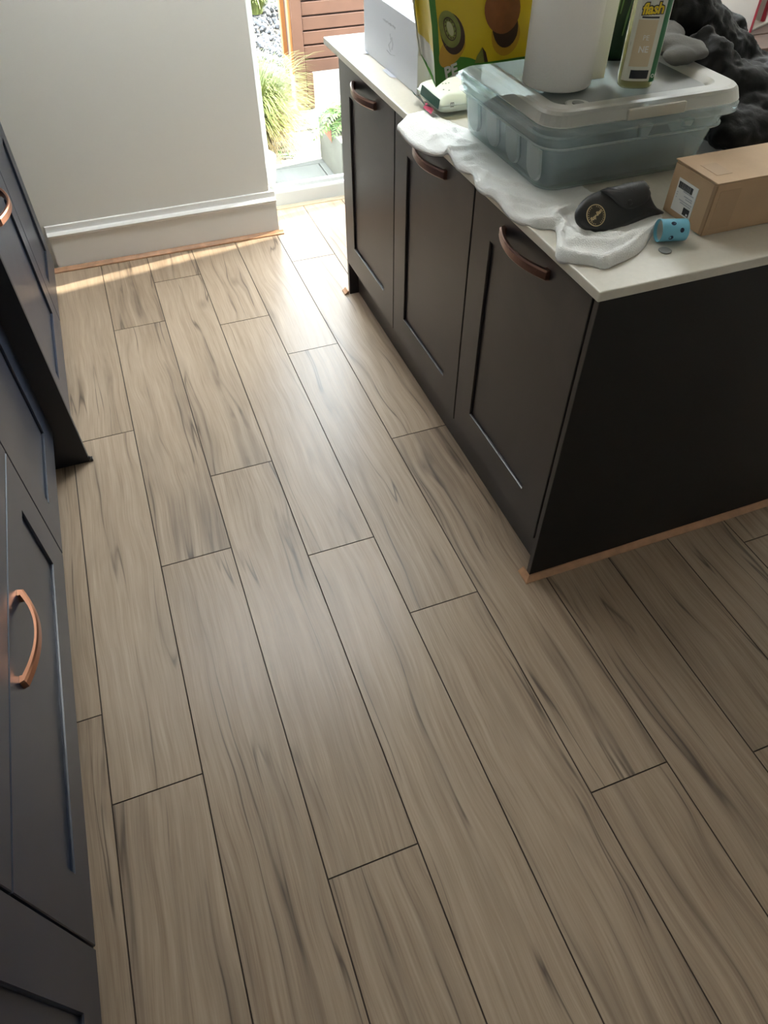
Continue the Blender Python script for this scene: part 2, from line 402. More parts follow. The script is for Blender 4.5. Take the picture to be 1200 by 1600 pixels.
# oak edging strips that cover the expansion gaps
def strip(name, a, b, side, w=.019, h=.015):
    """scotia strip from a to b on the floor, wall on the given side (unit x,y)"""
    A, B, S = Vector((*a, .0004)), Vector((*b, .0004)), Vector((*side, 0))
    pr_ = [(0, 0), (0, h), (.004, h), (.008, h*.72), (.013, h*.46), (w-.001, h*.34), (w, h*.26), (w, 0)]
    d = (B-A).normalized()
    bm = loft([[P - S*q + Vector((0, 0, z)) + d*((q if e else -q)*mit) for q, z in pr_] for P, e, mit in ((A, 0, m0), (B, 1, m1))], cap0=True, cap1=True)
    return struct(name, bm, MT['strip'])
m0, m1 = 0, .0
strip('trim_1', (-.01, YN-.0185), (1.010, YN-.0185), (0, 1), .020)
m0, m1 = 1, 0
strip('trim_2', (1.1235, .2535), (2.02, .2535), (0, 1), .016)
m0, m1 = 0, 1
strip('trim_3', (1.1235, .284), (1.1235, .2535), (1, 0), .016)
m0, m1 = 0, 0
strip('trim_4', (1.1235, 1.818), (1.1235, 1.782), (1, 0), .018)
# patio door: frame, mullion, panes
door = bpy.data.objects.new('door_1', None); C.objects.link(door); door['kind'] = 'structure'
def dpart(name, a, b, bev=.004, m='upvc'): return obj(name, bx(a, b, bev, 2), MT[m], door)
bm = loft([[(x, y, z) for y, z in ((2.672, .0), (2.634, .0), (2.634, .070), (2.637, .078), (2.646, .083), (2.650, .098), (2.656, .103), (2.664, .103), (2.664, .06), (2.672, .05))] for x in (.971, DX1-.001)], cap0=True, cap1=True)
obj('bottom_rail', bm, MT['upvc'], door)
bm = loft([[(x, y, z) for y, z in ((2.634, .0), (2.618, .0), (2.618, .004), (2.622, .010), (2.634, .012))] for x in (.993, DX1-.001)], cap0=True, cap1=True)
obj('threshold_bead', bm, mat('cream_bead', (.62, .56, .45), .4), door)
dpart('stile', (.971, 2.634, .103), (1.035, 2.671, 2.05)); dpart('stile', (DX1-.04, 2.634, .103), (DX1-.001, 2.671, 2.05)); dpart('mullion', (1.80, 2.64, .103), (1.90, 2.671, 2.0))
dpart('top_rail', (1.035, 2.634, 2.02), (DX1-.04, 2.671, 2.058))
for a, b in ((1.035, 1.80), (1.90, DX1-.04)): dpart('pane', (a, 2.660, .098), (b, 2.664, 2.02), 0, 'glass')

# ------------------------------------------------------------------ kitchen units
def door_frame_bm(w, h, st, rail, t=.022, ch=.003, dp=.007):
    """shaker frame, front towards local -y, lower left corner at the origin"""
    e = .0015
    def ring(i, y, s=0, r_=0): return [(s+i, y, r_+i), (w-s-i, y, r_+i), (w-s-i, y, h-r_-i), (s+i, y, h-r_-i)]
    bm = loft([ring(0, 0), ring(0, -t+e), ring(e, -t), ring(0, -t, st, rail), ring(ch*.4, -t+ch, st, rail), ring(ch*.4, -t+dp, st, rail), ring(ch*.4, 0, st, rail)])
    R0 = ring(0, 0); R1 = ring(ch*.4, 0, st, rail)
    bm.verts.ensure_lookup_table(); vs = list(bm.verts); a, b = vs[:4], vs[-4:]
    for i in range(4): bm.faces.new((a[i], b[i], b[(i+1) % 4], a[(i+1) % 4]))
    return bm
def handle_bm(Ln=.204, hgt=.022, out=.034):
    o, i_ = [], []
    N = 20
    for k in range(N+1):
        s = -1 + 2*k/N; o.append((s*Ln/2, .010 + (out-.010)*(1-abs(s)**2.0)))
        i_.append((s*(Ln/2-.014), .005 + (out-.0065-.005)*(1-abs(s)**2.0)))
    pts = [(-Ln/2, .0002)] + o + [(Ln/2, .0002), (Ln/2-.014, .0002)] + i_[::-1] + [(-Ln/2+.014, .0002)]
    bm = bmesh.new(); n = len(pts)
    ring = [(0.0028, -hgt/2), (0, -hgt/2+.0035), (0, hgt/2-.0035), (.0028, hgt/2)]
    loops = []
    c = [Vector((p[0], -p[1])) for p in pts]
    for ins, z in ring:
        l = []
        for q in range(n):
            p = c[q]
            if 0 < q < N+2 and ins: p = Vector((p.x*(1-ins/(Ln/2)), p.y + ins*.8))
            l.append((p.x, p.y, z))
        loops.append(l)
    return loft(loops, cap0=True, cap1=True)
def unit(name, label, cat, loc, rotz, w, z0, z1, depth, m, handle=None, hm='copper', st=.091, rail=.095, body=True, group=None, hlen=.204):
    """a cabinet: empty at the front lower left corner; faces local -y"""
    t = thing(name, label, cat, loc, rotz, group)
    obj('body', bx((.0, .0, .0), (w, depth, z1-z0), .001), MT['carcass'], t, (0, .0005, 0))
    add_front(t, 'door', 0.0015, 0, w-.003, z1-z0, m, handle, hm, st, rail, hlen)
    return t
def add_front(t, nm, x, z, w, h, m, handle=None, hm='copper', st=.091, rail=.095, hlen=.204):
    d = obj(nm, door_frame_bm(w, h, st, rail), MT[m], t, (x, 0, z))
    obj('panel', bx((st-.004, -.0149, rail-.004), (w-st+.004, -.004, h-rail+.004)), MT[m], d)
    if handle: obj('handle', handle_bm(hlen), MT[hm], d, (w/2, -.022, h-handle), smooth=False, label='%s arched bow handle' % hm)
    return d

# island: three base units facing -x, front face at x = 1.122
XF = 1.122
for i, (ya, yb, lab) in enumerate(((.272, .770, 'dark shaker base cabinet of the island nearest the camera, under the crumpled towel end'),
                                   (.772, 1.280, 'dark shaker base cabinet in the middle of the island run'),
                                   (1.282, 1.779, 'dark shaker base cabinet at the garden door end of the island'))):
    unit('island_cabinet', lab, 'cabinet', (XF+.022, yb, .147), -PI/2, yb-ya, .147, .853-.002, .55, 'navyisland', handle=.045, hm='bronze', group='island base cabinets')
o = obj('end_panel', bx((1.1235, .254, .001), (2.0, .2695, .852), .001), [MT['panelshade'], MT['navyisland']])
for p in o.data.polygons:
    if p.normal.x < -.5: p.material_index = 1  # near face coloured darker for shade, left edge lighter as if lit
tag(o, 'dark matt end panel of the island facing the camera, shade put into its near face', 'panel')
tag(obj('end_panel', bx((1.127, 1.781, .001), (1.9, 1.799, .852), .001), MT['navyisland']), 'dark end panel of the island on the garden door side', 'panel')
tag(obj('plinth_board', bx((1.165, .272, .001), (1.181, 1.780, .144), .001), MT['navyisland']), 'dark recessed plinth board under the island doors', 'plinth')
tag(obj('worktop', bx((1.106, .237, .853), (2.62, 1.888, .873), .0025, 2), MT['quartz']), 'pale cream stone worktop on the island under all the clutter', 'worktop')
tag(obj('rear_cabinet', bx((1.70, .272, .001), (2.0, 1.78, .8525), .001), MT['carcass']), 'dark back section under the far side of the island worktop', 'cabinet')

# left run: fronts at x = -0.015 (near) and x = 0.046 (tall housing beyond)
XL = -.016
t = thing('drawer_unit', 'navy drawer unit on the left with copper handle on its lower drawer', 'drawer unit', (XL-.022, -.268, .147), PI/2)
obj('body', bx((0, 0, 0), (.912, .54, .71), .001), MT['carcass'], t, (0, .0005, 0))
add_front(t, 'drawer', .0015, 0, .909, .354, 'navy', .052, 'copper', .098, .082, .205)
add_front(t, 'drawer', .0015, .358, .909, .354, 'navy', .052, 'copper', .098, .082, .205)
t = unit('base_cabinet', 'navy shaker base cabinet on the left between drawer unit and dark tall end panel', 'cabinet', (XL-.022, .646, .147), PI/2, .490, .147, .855, .54, 'navy', st=.10, rail=.082)
t = unit('base_cabinet', 'navy shaker base cabinet at the bottom left corner nearest the camera', 'cabinet', (XL-.022, -.87, .147), PI/2, .600, .147, .855, .54, 'navy', st=.105, rail=.09)
tag(obj('plinth_board', bx((-.075, -.87, .001), (-.06, 1.13, .144), .001), MT['carcass']), 'dark plinth board under the left drawers, set back in shadow', 'plinth')
tag(obj('worktop', bx((WX0+.002, -.9, .866), (.004, 1.136, .886), .0025, 2), MT['quartz']), 'pale stone worktop on the left base units', 'worktop')
XT = .040
tag(obj('end_panel', bx((-.60, 1.140, .001), (XT+.007, 1.158, 2.15), .001), MT['carcass']), 'black full height end panel standing on the floor beside left units', 'panel')
bm = bmesh.new(); box(bm, (.049, 1.139, .001), (.058, 1.152, .012), .001); box(bm, (.0455, 1.142, .006), (.052, 1.149, .018), .001)
tag(obj('panel_clip', bm, MT['black']), 'small black plastic clip at the foot of the tall end panel', 'clip')
def tall(lab, ya, yb, handle):
    t = thing('tall_housing', lab, 'cabinet', (XT-.022, ya, .147), PI/2)
    obj('body', bx((0, 0, 0), (yb-ya, .56, 1.95), .001), MT['carcass'], t, (0, .0005, 0))
    add_front(t, 'door', .0015, 0, yb-ya-.003, .578, 'navy', handle, 'copper', .095, .09)
    add_front(t, 'door', .0015, .582, yb-ya-.003, 1.36, 'navy', None, 'copper', .095, .09)
tall('navy tall housing unit on the left with copper handle, beside black panel', 1.160, 1.738, .045)
tall('navy tall housing unit on the left closest to the white wall', 1.740, 2.188, None)
tag(obj('gap_shade_panel', bx((-.55, 2.190, .001), (-.012, 2.41, 2.1), .001), MT['carcass']), 'added dark panel standing in for the shaded gap between tall units and white wall', 'panel')  # dark panel added where the gap by the wall is in shade
tag(obj('plinth_board', bx((-.012, 1.160, .001), (.004, 2.188, .144), .001), MT['carcass']), 'dark plinth board under the tall units by the white wall', 'plinth')

# ------------------------------------------------------------------ things on the island (worktop at ZT)
ZT = .8732
# towel: lofted between a front and a back edge, with folds
front = [(1.071, 1.134), (1.067, 1.039), (1.077, .95), (1.093, .903), (1.104, .885), (1.095, .817), (1.105, .761), (1.094, .716), (1.095, .678), (1.101, .636), (1.096, .553), (1.113, .488), (1.144, .468), (1.13, .431), (1.098, .377), (1.109, .342), (1.135, .325), (1.155, .303), (1.181, .308), (1.251, .332), (1.315, .383), (1.368, .427)]
back = [(1.165, 1.15), (1.18, 1.06), (1.22, .97), (1.25, .92), (1.27, .89), (1.29, .82), (1.30, .77), (1.30, .72), (1.30, .68), (1.30, .64), (1.30, .60), (1.30, .585), (1.305, .58), (1.31, .575), (1.315, .57), (1.32, .565), (1.33, .56), (1.335, .555), (1.34, .55), (1.355, .54), (1.37, .52), (1.385, .48)]
# folds: polyline, height, width
ridges = [([(1.130, .43), (1.106, .375), (1.123, .345), (1.159, .318), (1.223, .335), (1.335, .400)], .011, .011), ([(1.176, .521), (1.151, .440), (1.158, .385), (1.205, .360), (1.283, .378)], .013, .012),
          ([(1.120, .500), (1.147, .484), (1.175, .505), (1.22, .531)], .012, .010), ([(1.17, .44), (1.19, .40), (1.24, .385)], .010, .012), ([(1.14, .40), (1.18, .37)], .008, .012),
          ([(1.112, .975), (1.145, .99), (1.190, 1.005)], .009, .011), ([(1.123, .776), (1.149, .685), (1.193, .651)], .006, .010), ([(1.126, 1.11), (1.145, .99), (1.158, .92)], .005, .012),
          ([(1.103, .665), (1.125, .61), (1.166, .56)], .007, .010), ([(1.112, .83), (1.143, .850), (1.18, .835)], .006, .011), ([(1.115, .90), (1.15, .885), (1.19, .90)], .006, .010), ([(1.11, .58), (1.14, .54), (1.19, .52)], .007, .010)]
def seg_d(p, a, b):
    ax, ay = b[0]-a[0], b[1]-a[1]; t_ = max(0, min(1, ((p[0]-a[0])*ax+(p[1]-a[1])*ay)/(ax*ax+ay*ay))); return math.hypot(p[0]-a[0]-t_*ax, p[1]-a[1]-t_*ay)
def ridge_h(x, y):
    h = 0
    for pl_, a, w_ in ridges:
        d = min(seg_d((x, y), pl_[k], pl_[k+1]) for k in range(len(pl_)-1)); h = max(h, a*math.exp(-(d/w_)**2)) + .25*min(h, a*math.exp(-(d/w_)**2))
    return h
def resample(p, n):
    P = [Vector((*q, 0)) for q in p]; out = []
    for i in range(n):
        s = i/(n-1)*(len(P)-1); k = min(int(s), len(P)-2); f = s-k
        p0, p1, p2, p3 = P[max(k-1, 0)], P[k], P[k+1], P[min(k+2, len(P)-1)]
        out.append(.5*((2*p1)+(p2-p0)*f+(2*p0-5*p1+4*p2-p3)*f*f+(3*p1-p0-3*p2+p3)*f**3))
    return out
NA, NB = 180, 56
F, B = resample(front, NA), resample(back, NA)
def sstep(a, b, x): x = min(max((x-a)/(b-a), 0), 1); return x*x*(3-2*x)
loops_t, loops_b = [], []
for i in range(NA):
    lt, lb = [], []
    for j in range(NB):
        f = j/(NB-1); p = F[i].lerp(B[i], f); x, y = p.x, p.y
        rum = sstep(.54, .46, y)                                  # rumpled end
        under = sstep(1.165, 1.20, x)*sstep(.595, .63, y)*sstep(1.04, 1.02, y)     # pressed flat under the tub
        n1 = noise3((x*1.0, y*1.0, 0), 17); n2 = noise3((x, y, 5), 40)
        fold = abs(math.sin((x*.75+y*.9)*34 + 2.2*n1))
        wr = abs(math.sin((y*1.0-x*.55)*60 + 3.0*n1)); n3 = noise3((x*1.0, y*1.0, 8), 75)
        h = .0030 + (1-under)*((1-rum)*(.0030*max(0, n1)+.0016*wr*(.5+.5*n2))+.0022*n3+.0014*n2 + ridge_h(x+.006*n2, y+.006*n1) + rum*.004)
        edge = min(f, 1-f)*2
        roll_ = math.sqrt(max(0, 1-(1-min(edge/.05, 1))**2))
        h = max(h, .0032)
        top = ZT + .0008 + h*(.25+.75*roll_) + .0015*roll_
        low = ZT + .0006
        if x < 1.104:                                             # hangs a little over the worktop edge
            dz = (1.104-x)*1.1; top -= dz*.6; low = top-.006
        lt.append((x, y, top)); lb.append((x, y, min(low, top-.002)))
    loops_t.append(lt); loops_b.append(lb)
bm = bmesh.new(); T = [[bm.verts.new(p) for p in l] for l in loops_t]; Bv = [[bm.verts.new(p) for p in l] for l in loops_b]
for i in range(NA-1):
    for j in range(NB-1):
        bm.faces.new((T[i][j], T[i+1][j], T[i+1][j+1], T[i][j+1])); bm.faces.new((Bv[i][j], Bv[i][j+1], Bv[i+1][j+1], Bv[i+1][j]))
    bm.faces.new((T[i][0], Bv[i][0], Bv[i+1][0], T[i+1][0])); bm.faces.new((T[i][-1], T[i+1][-1], Bv[i+1][-1], Bv[i][-1]))
for j in range(NB-1):
    bm.faces.new((T[0][j], T[0][j+1], Bv[0][j+1], Bv[0][j])); bm.faces.new((T[-1][j], Bv[-1][j], Bv[-1][j+1], T[-1][j+1]))
tag(obj('towel', bm, MT['towel'], smooth=True), 'crumpled white terry towel along the island worktop edge', 'towel')
ZTW = ZT + .0060

# clear storage tub with clip lid
tub = thing('storage_tub', 'clear plastic storage tub with ribbed sides and clip lid on the towel', 'box', (0, 0, 0))
def rl(x0, y0, x1, y1, r, z): return [(x, y, z) for x, y in rrect(x0, y0, x1, y1, r, 7)]
zb, zl, zr = ZTW+.0005, .971, 1.004
outer = [rl(1.198, .612, 1.588, 1.000, .04, zb), rl(1.192, .606, 1.594, 1.006, .045, zb+.008), rl(1.181, .592, 1.607, 1.018, .05, zl-.002), rl(1.174, .585, 1.614, 1.024, .05, zl+.002), rl(1.171, .581, 1.617, 1.028, .05, zr-.006),
         rl(1.160, .570, 1.632, 1.034, .055, zr-.006), rl(1.157, .566, 1.637, 1.037, .055, zr-.003), rl(1.157, .566, 1.637, 1.037, .055, zr+.010), rl(1.161, .571, 1.632, 1.034, .052, zr+.012)]
inner = [rl(1.173, .584, 1.615, 1.026, .049, zr+.012), rl(1.177, .588, 1.611, 1.021, .049, zl+.004), rl(1.184, .595, 1.604, 1.015, .048, zl), rl(1.195, .609, 1.591, 1.003, .043, zb+.010), rl(1.200, .614, 1.586, .998, .04, zb+.003)]
bm = loft(outer+inner, cap0=True, cap1=True)
obj('tub_body', bm, MT['tub'], tub, smooth=False)
obj('ledge_highlight', loft([rl(1.1735, .5845, 1.6145, 1.0245, .05, zl-.001), rl(1.1700, .5810, 1.6180, 1.0280, .052, zl+.0005), rl(1.1700, .5810, 1.6180, 1.0280, .052, zl+.0025), rl(1.1735, .5845, 1.6145, 1.0245, .05, zl+.004)]), MT['tubrib'], tub)  # ring on the moulded step, milkier to carry its bright highlight line
# raised round-bottomed ribs on the left side and the near side
for yc in (.640, .736, .832, .928):
    def cap(off, ins):
        pts = []; hw = .029-ins; zt_ = zl-.004; zc = zb+.046
        for k in range(13): a = PI + PI*k/12; pts.append((yc+hw*math.cos(a), zc+ (hw)*math.sin(a)))
        pts += [(yc+hw, zt_), (yc-hw, zt_)]
        return [(1.192 - (z-zb)*.125 - off, y, z) for y, z in pts]
    obj('rib', loft([cap(.000, 0), cap(.005, .003)], cap1=True), MT['tubrib'], tub)
for xc in (1.50,):
    obj('lug', loft([[(xc+a*.5, .592-.004*0, z) for a, z in ((-.03, .998), (.03, .998), (.018, .976), (-.012, .980))], [(xc+a*.5, .578, z) for a, z in ((-.03, .998), (.03, .998), (.018, .984), (-.012, .986))]], cap1=True), MT['tubrib'], tub)
    obj('lug', loft([[(xc-.10+a*.5, .592, z) for a, z in ((-.03, .998), (.03, .998), (.014, .969), (-.016, .969))], [(xc-.10+a*.5, .580, z) for a, z in ((-.03, .998), (.03, .998), (.014, .976), (-.016, .976))]], cap1=True), MT['tubrib'], tub)
lz = zr+.0130
lid_l = [rl(1.164, .574, 1.630, 1.031, .05, lz), rl(1.160, .569, 1.634, 1.035, .052, lz+.004), rl(1.166, .575, 1.628, 1.029, .05, lz+.022), rl(1.170, .580, 1.624, 1.025, .05, lz+.027),
         rl(1.178, .588, 1.616, 1.017, .048, lz+.029), rl(1.205, .615, 1.590, .990, .035, lz+.027), rl(1.214, .624, 1.581, .981, .03, lz+.020), rl(1.218, .628, 1.577, .977, .028, lz+.0165)]
lid = obj('lid', loft(lid_l), MT['lid'], tub, smooth=False)
obj('lid_panel', loft([rl(1.218, .628, 1.577, .977, .028, lz+.0135), rl(1.218, .628, 1.577, .977, .028, lz+.0165)], cap0=True, cap1=True), MT['lidmid'], tub)
ZL = lz+.0166
la = bmesh.new()
box(la, (1.335, .5655, zr+.013), (1.472, .5745, lz+.021), .003, 2)
obj('latch', la, MT['lid'], lid)
obj('latch', bx((1.33, 1.032, zr+.002), (1.475, 1.044, lz+.024), .004, 2), MT['lid'], lid)
bm = lathe([(.026, 0), (.026, .002), (.022, .003), (.0, .003)], 32); obj('moulded_disc', bm, MT['lid'], lid, (1.262, .636, ZL+.0002))
bm = lathe([(.012, 0), (.012, .0015), (.0, .002)], 24); obj('moulded_disc', bm, MT['lidmid'], lid, (1.262, .636, ZL+.0034))
# slate cloth inside the tub
bm = bmesh.new(); G = 26; gv = []
for i in range(G):
    row = []
    for j in range(G):
        u, v = i/(G-1), j/(G-1); x, y = 1.212+u*.362, .626+v*.36
        e = min(u, 1-u, v, 1-v)*2
        row.append(bm.verts.new((x, y, zb+.006 + (.062+.018*noise3((x, y, 2), 14)+.008*noise3((x, y, 9), 34))*min(1, (e/.10))**.5)))
    gv.append(row)
for i in range(G-1):
    for j in range(G-1): bm.faces.new((gv[i][j], gv[i+1][j], gv[i+1][j+1], gv[i][j+1]))
rim_ = [gv[i][0] for i in range(G)] + [gv[-1][j] for j in range(1, G)] + [gv[i][-1] for i in range(G-2, -1, -1)] + [gv[0][j] for j in range(G-2, 0, -1)]
bm.faces.new(rim_[::-1])
tag(obj('folded_cloth', bm, MT['blanket'], smooth=True), 'slate blue cloth packed inside the clear tub', 'cloth')

# kitchen roll on the lid
kr = thing('kitchen_roll', 'big white kitchen paper roll standing on the tub lid', 'paper roll', (1.281, .757, ZL+.0055))
R_ = .071
bm = lathe([(.021, .0), (R_-.003, 0), (R_, .003), (R_, .247), (R_-.003, .25), (.021, .25), (.021, 0)], 64); obj('paper', bm, MT['paper'], kr, smooth=False)
for p in kr.children[0].data.polygons: p.use_smooth = abs(p.normal.z) < .5
bm = lathe([(.0195, .001), (.0208, .001), (.0208, .249), (.0195, .249), (.0195, .001)], 24); obj('core', bm, MT['card'], kr)
bm = bx((-.0006, 0, .0), (.0006, .05, .25)); obj('loose_sheet', bm, MT['paper'], kr, (R_*math.cos(.6)+.0012, R_*math.sin(.6), .0), (0, 0, .6))
# slim white carton behind the roll
tt = thing('slim_carton', 'tall slim white carton right behind the kitchen roll', 'carton', (1.357, .756, ZL+.0005))
obj('carton_body', bx((0, 0, 0), (.042, .085, .215), .0012), MT['paper'], tt); obj('tuck_flap', bx((.003, .001, .2152), (.039, .08, .2164), .0003), MT['paper'], tt)

# spray cleaner bottle with label
def superloop(cx, cy, a, b, z, n=36, e=2.6):
    l = []
    for k in range(n):
        t_ = 2*PI*k/n; c, s = math.cos(t_), math.sin(t_); l.append((cx + a*abs(c)**(2/e)*(1 if c > 0 else -1), cy + b*abs(s)**(2/e)*(1 if s > 0 else -1), z))
    return l
fb = thing('spray_cleaner', 'clear bottle of yellow cleaner with green striped label on tub lid', 'bottle', (1.430, .692, ZL+.0005), math.radians(-22))
prof_b = [(.030, .018, 0), (.035, .022, .004), (.037, .0235, .02), (.0375, .024, .08), (.037, .0235, .15), (.034, .022, .19), (.024, .018, .22), (.014, .013, .235), (.013, .013, .25)]
obj('bottle_body', loft([superloop(0, 0, a, b, z) for a, b, z in prof_b], cap0=True, cap1=True), MT['bottle'], fb, smooth=True)
obj('liquid', loft([superloop(0, 0, a-.002, b-.002, z) for a, b, z in ((.031, .019, .003), (.0365, .0225, .02), (.037, .023, .075), (.037, .023, .10))], cap0=True, cap1=True), MT['liquid'], fb, smooth=False)
def lab_patch(x0, x1, z0, z1, off, n=10):
    """patch that follows the bottle front (towards -y)"""
    def pt(x, z):
        a, b = .0375, .024; e = 2.6
        return (x, -b*(max(0, 1-abs(x/a)**e))**(1/e) - off, z)
    return loft([[pt(x0+(x1-x0)*i/n, z) for i in range(n+1)] for z in (z0, z1)], closed=False)
fl = obj('front_label', lab_patch(-.034, .0352, .016, .186, .0006), MT['flabel'], fb)
obj('peach_panel', lab_patch(-.026, .012, .042, .122, .0010), MT['peach'], fl)
obj('green_stripe', lab_patch(.0215, .0335, .014, .187, .0011), MT['fgreen'], fl)
obj('black_panel', lab_patch(-.020, .0165, .0205, .036, .0011), MT['ink'], fl)
obj('blue_mark', lab_patch(-.016, -.006, .165, .180, .0011), MT['fblue'], fl)
obj('recycling_mark', lathe([(.0022, 0), (.0036, 0), (.0036, .0004), (.0022, .0004), (.0022, 0)], 16), MT['label'], fl, (.0268, -.0222, .0255), (PI/2, 0, .22))
def btext(s, size, m, x, z, y=-.0258, bold=0, rotz=0, shear=0, space=1):
    q = frame_mat((x, y, z), (math.cos(rotz), 0, math.sin(rotz)), (-math.sin(rotz), 0, math.cos(rotz)))
    return text_mesh('lettering', s, size, m, fl, q, .0003, bold, shear, space)
btext('flash', .0255, MT['ink'], -.004, .140, -.0256, .0022, .06, .12, .92); btext('flash', .0255, MT['fyellow'], -.004, .140, -.0262, .0006, .06, .12, .92)
obj('underline', lab_patch(-.021, .012, .1245, .1275, .0014), MT['ink'], fl)
btext('PE', .0125, MT['label'], -.005, .092); btext('NE', .0155, MT['label'], -.005, .072, bold=.0003)
obj('spray_head', loft([superloop(0, 0, a, b, z, 20) for a, b, z in ((.015, .015, .2505), (.015, .015, .27), (.012, .012, .275), (.018, .012, .285), (.018, .012, .305))], cap0=True, cap1=True), MT['label'], fb)
# dark green bottle behind
gb = thing('green_bottle', 'dark green bottle with pale leaf streaks behind the spray cleaner', 'bottle', (1.492, .870, ZL+.0005), math.radians(-20))
obj('bottle_body', loft([superloop(0, 0, a, b, z) for a, b, z in ((.030, .022, 0), (.035, .026, .006), (.036, .027, .15), (.028, .022, .19), (.013, .013, .21))], cap0=True, cap1=True), MT['bgreen'], gb, smooth=True)
for x, z0, z1 in ((-.020, .06, .14), (-.010, .09, .17), (.004, .05, .12)):
    obj('leaf_streak', loft([[(x-.001, -.0275, z0), (x+.001, -.0275, z0)], [(x+.0005, -.0275, (z0+z1)/2), (x+.005, -.0275, (z0+z1)/2)], [(x+.006, -.0270, z1), (x+.007, -.0270, z1)]], closed=False), MT['leafgreen'], gb)
obj('cap', lathe([(.012, .2102), (.014, .2102), (.014, .232), (.0, .232)], 20), MT['dgreen'], gb)

# kiwi shopping bag standing on the back of the lid, corner hanging over its left side
bag = thing('shopping_bag', 'yellow shopping bag printed with kiwi fruit on back of tub lid', 'bag', (0, 0, 0))
XB0, XB1, ZB0, ZB1 = 1.070, 1.348, 1.0475, 1.33
def bag_pt(u, v, off=0):
    """front sheet; u 0..1 left to right, v = height above the lid in metres"""
    xl = XB0 - .19*(v+.023); x = xl + (XB1-xl)*u
    sag = .034*max(0, 1-u/.30)**1.6*max(0, 1-v/.08)
    y = .893 - .012*math.sin(PI*u)*min(1, v/.06+.15) + .006*noise3((u*3, v*9, 1), 1.0)*u*(1-u)*4 + .10*v*v
    return Vector((x, y-off, ZB0+v-sag))
NU, NV = 30, 30
vs_ = [.30*k/(NV-1) for k in range(NV)]
bm = loft([[bag_pt(i/(NU-1), v) for i in range(NU)] for v in vs_], closed=False); 
obj('front_sheet', bm, MT['yellow'], bag, smooth=True)
def back_pt(u, v): p = bag_pt(u, v); return Vector((p.x + (.012 if u < .5 else -.004), 1.015 + .02*v, ZB0 + v))
bm = loft([[back_pt(i/9, v) for i in range(10)] for v in vs_], closed=False); obj('back_sheet', bm, MT['yellow'], bag, smooth=True)
def gus(u, v, f):
    a, b = bag_pt(u, v), back_pt(u, v); p = a.lerp(b, f); p.x += (1 if u < .5 else -1)*(.006+.03*v)*math.sin(PI*f) + .003*noise3((v*30, f*6, 3), 1); return p
for u, nm in ((0, 'gusset'), (1, 'gusset')):
    bm = bmesh.new(); R = [[bm.verts.new(gus(u, v, k/10)) for k in range(11)] for v in vs_]
    for a in range(NV-1):
        for k in range(10):
            f = bm.faces.new((R[a][k], R[a][k+1], R[a+1][k+1], R[a+1][k])); f.material_index = 1 if a < 4 else 0
    obj(nm, bm, [MT['yellow'], MT['bagwhite']], bag, smooth=True)
bm = loft([[bag_pt(i/19, 0) for i in range(20)], [back_pt(i/19, 0) for i in range(20)]], closed=False); obj('base', bm, MT['green'], bag)
def bag_poly(name, uv, m, off, parent=bag):
    """printed patch: grid-filled outline lying on the front sheet"""
    bm = bmesh.new(); c = [sum(p[i] for p in uv)/len(uv) for i in (0, 1)]; K = 5
    rings = [[bm.verts.new(bag_pt(c[0]+(u-c[0])*k/K, c[1]+(v-c[1])*k/K, off)) for u, v in uv] for k in range(1, K+1)]
    cv = bm.verts.new(bag_pt(*c, off)); n = len(uv)
    for i in range(n): bm.faces.new((cv, rings[0][i], rings[0][(i+1) % n]))
    for a, b in zip(rings, rings[1:]):
        for i in range(n): bm.faces.new((a[i], a[(i+1) % n], b[(i+1) % n], b[i]))
    return obj(name, bm, m, parent, smooth=True)
def bag_strip(name, fa, fb_, n, m, off):
    return obj(name, loft([[bag_pt(*fa(i/n), off) for i in range(n+1)], [bag_pt(*(Vector(fa(i/n)).lerp(Vector(fb_(i/n)), .5)), off) for i in range(n+1)], [bag_pt(*fb_(i/n), off) for i in range(n+1)]], closed=False), m, bag, smooth=True)
bag_strip('green_edge', lambda s: (0, .30*s), lambda s: (.042, .30*s), 30, MT['green'], .0006)
bag_strip('green_band', lambda s: (s*.36, 0.0), lambda s: (s*.36, .034*(1-s)**.7*1.15+.002), 24, MT['green'], .0008)
bag_strip('green_band', lambda s: (.34+s*.66, 0.0), lambda s: (.34+s*.66, .0035+.003*s), 24, MT['green'], .0008)
def ell(cu, cv, ru, rv, tilt, n=28, sk=0):
    W_, out = .29, []
    for k in range(n):
        a = 2*PI*k/n; x, y = ru*math.cos(a), rv*math.sin(a); xr, yr = x*math.cos(tilt)-y*math.sin(tilt), x*math.sin(tilt)+y*math.cos(tilt); out.append((cu+xr/W_, cv+yr))
    return out
def kiwi_slice(cu, cv, ru, rv, tilt):
    t1 = bag_poly('slice_skin', ell(cu+.018, cv-.008, ru*1.0, rv*1.02, tilt), MT['kdark'], .0010)
    bag_poly('slice_flesh', ell(cu, cv, ru*.86, rv*.88, tilt), MT['kgreen'], .0018)
    bag_poly('slice_rim', ell(cu, cv, ru*.50, rv*.56, tilt), MT['kdark'], .0024); bag_poly('slice_inner', ell(cu, cv, ru*.44, rv*.50, tilt), MT['kgreen'], .0028)
    bag_poly('slice_core', ell(cu, cv, ru*.24, rv*.34, tilt), MT['kpale'], .0032)
    for k in range(12):
        a = 2*PI*k/12; x, y = ru*.36*math.cos(a), rv*.43*math.sin(a); xr, yr = x*math.cos(tilt)-y*math.sin(tilt), x*math.sin(tilt)+y*math.cos(tilt)
        bag_poly('seed', ell(cu+xr/.29, cv+yr, .0010, .0020, a, 6), MT['kdark'], .0035)
bag_poly('print_shadow', ell(.135, .040, .030, .022, .4), MT['korange'], .0009)
kiwi_slice(.125, .075, .024, .036, .35)
kiwi_slice(.30, .160, .036, .030, .1)
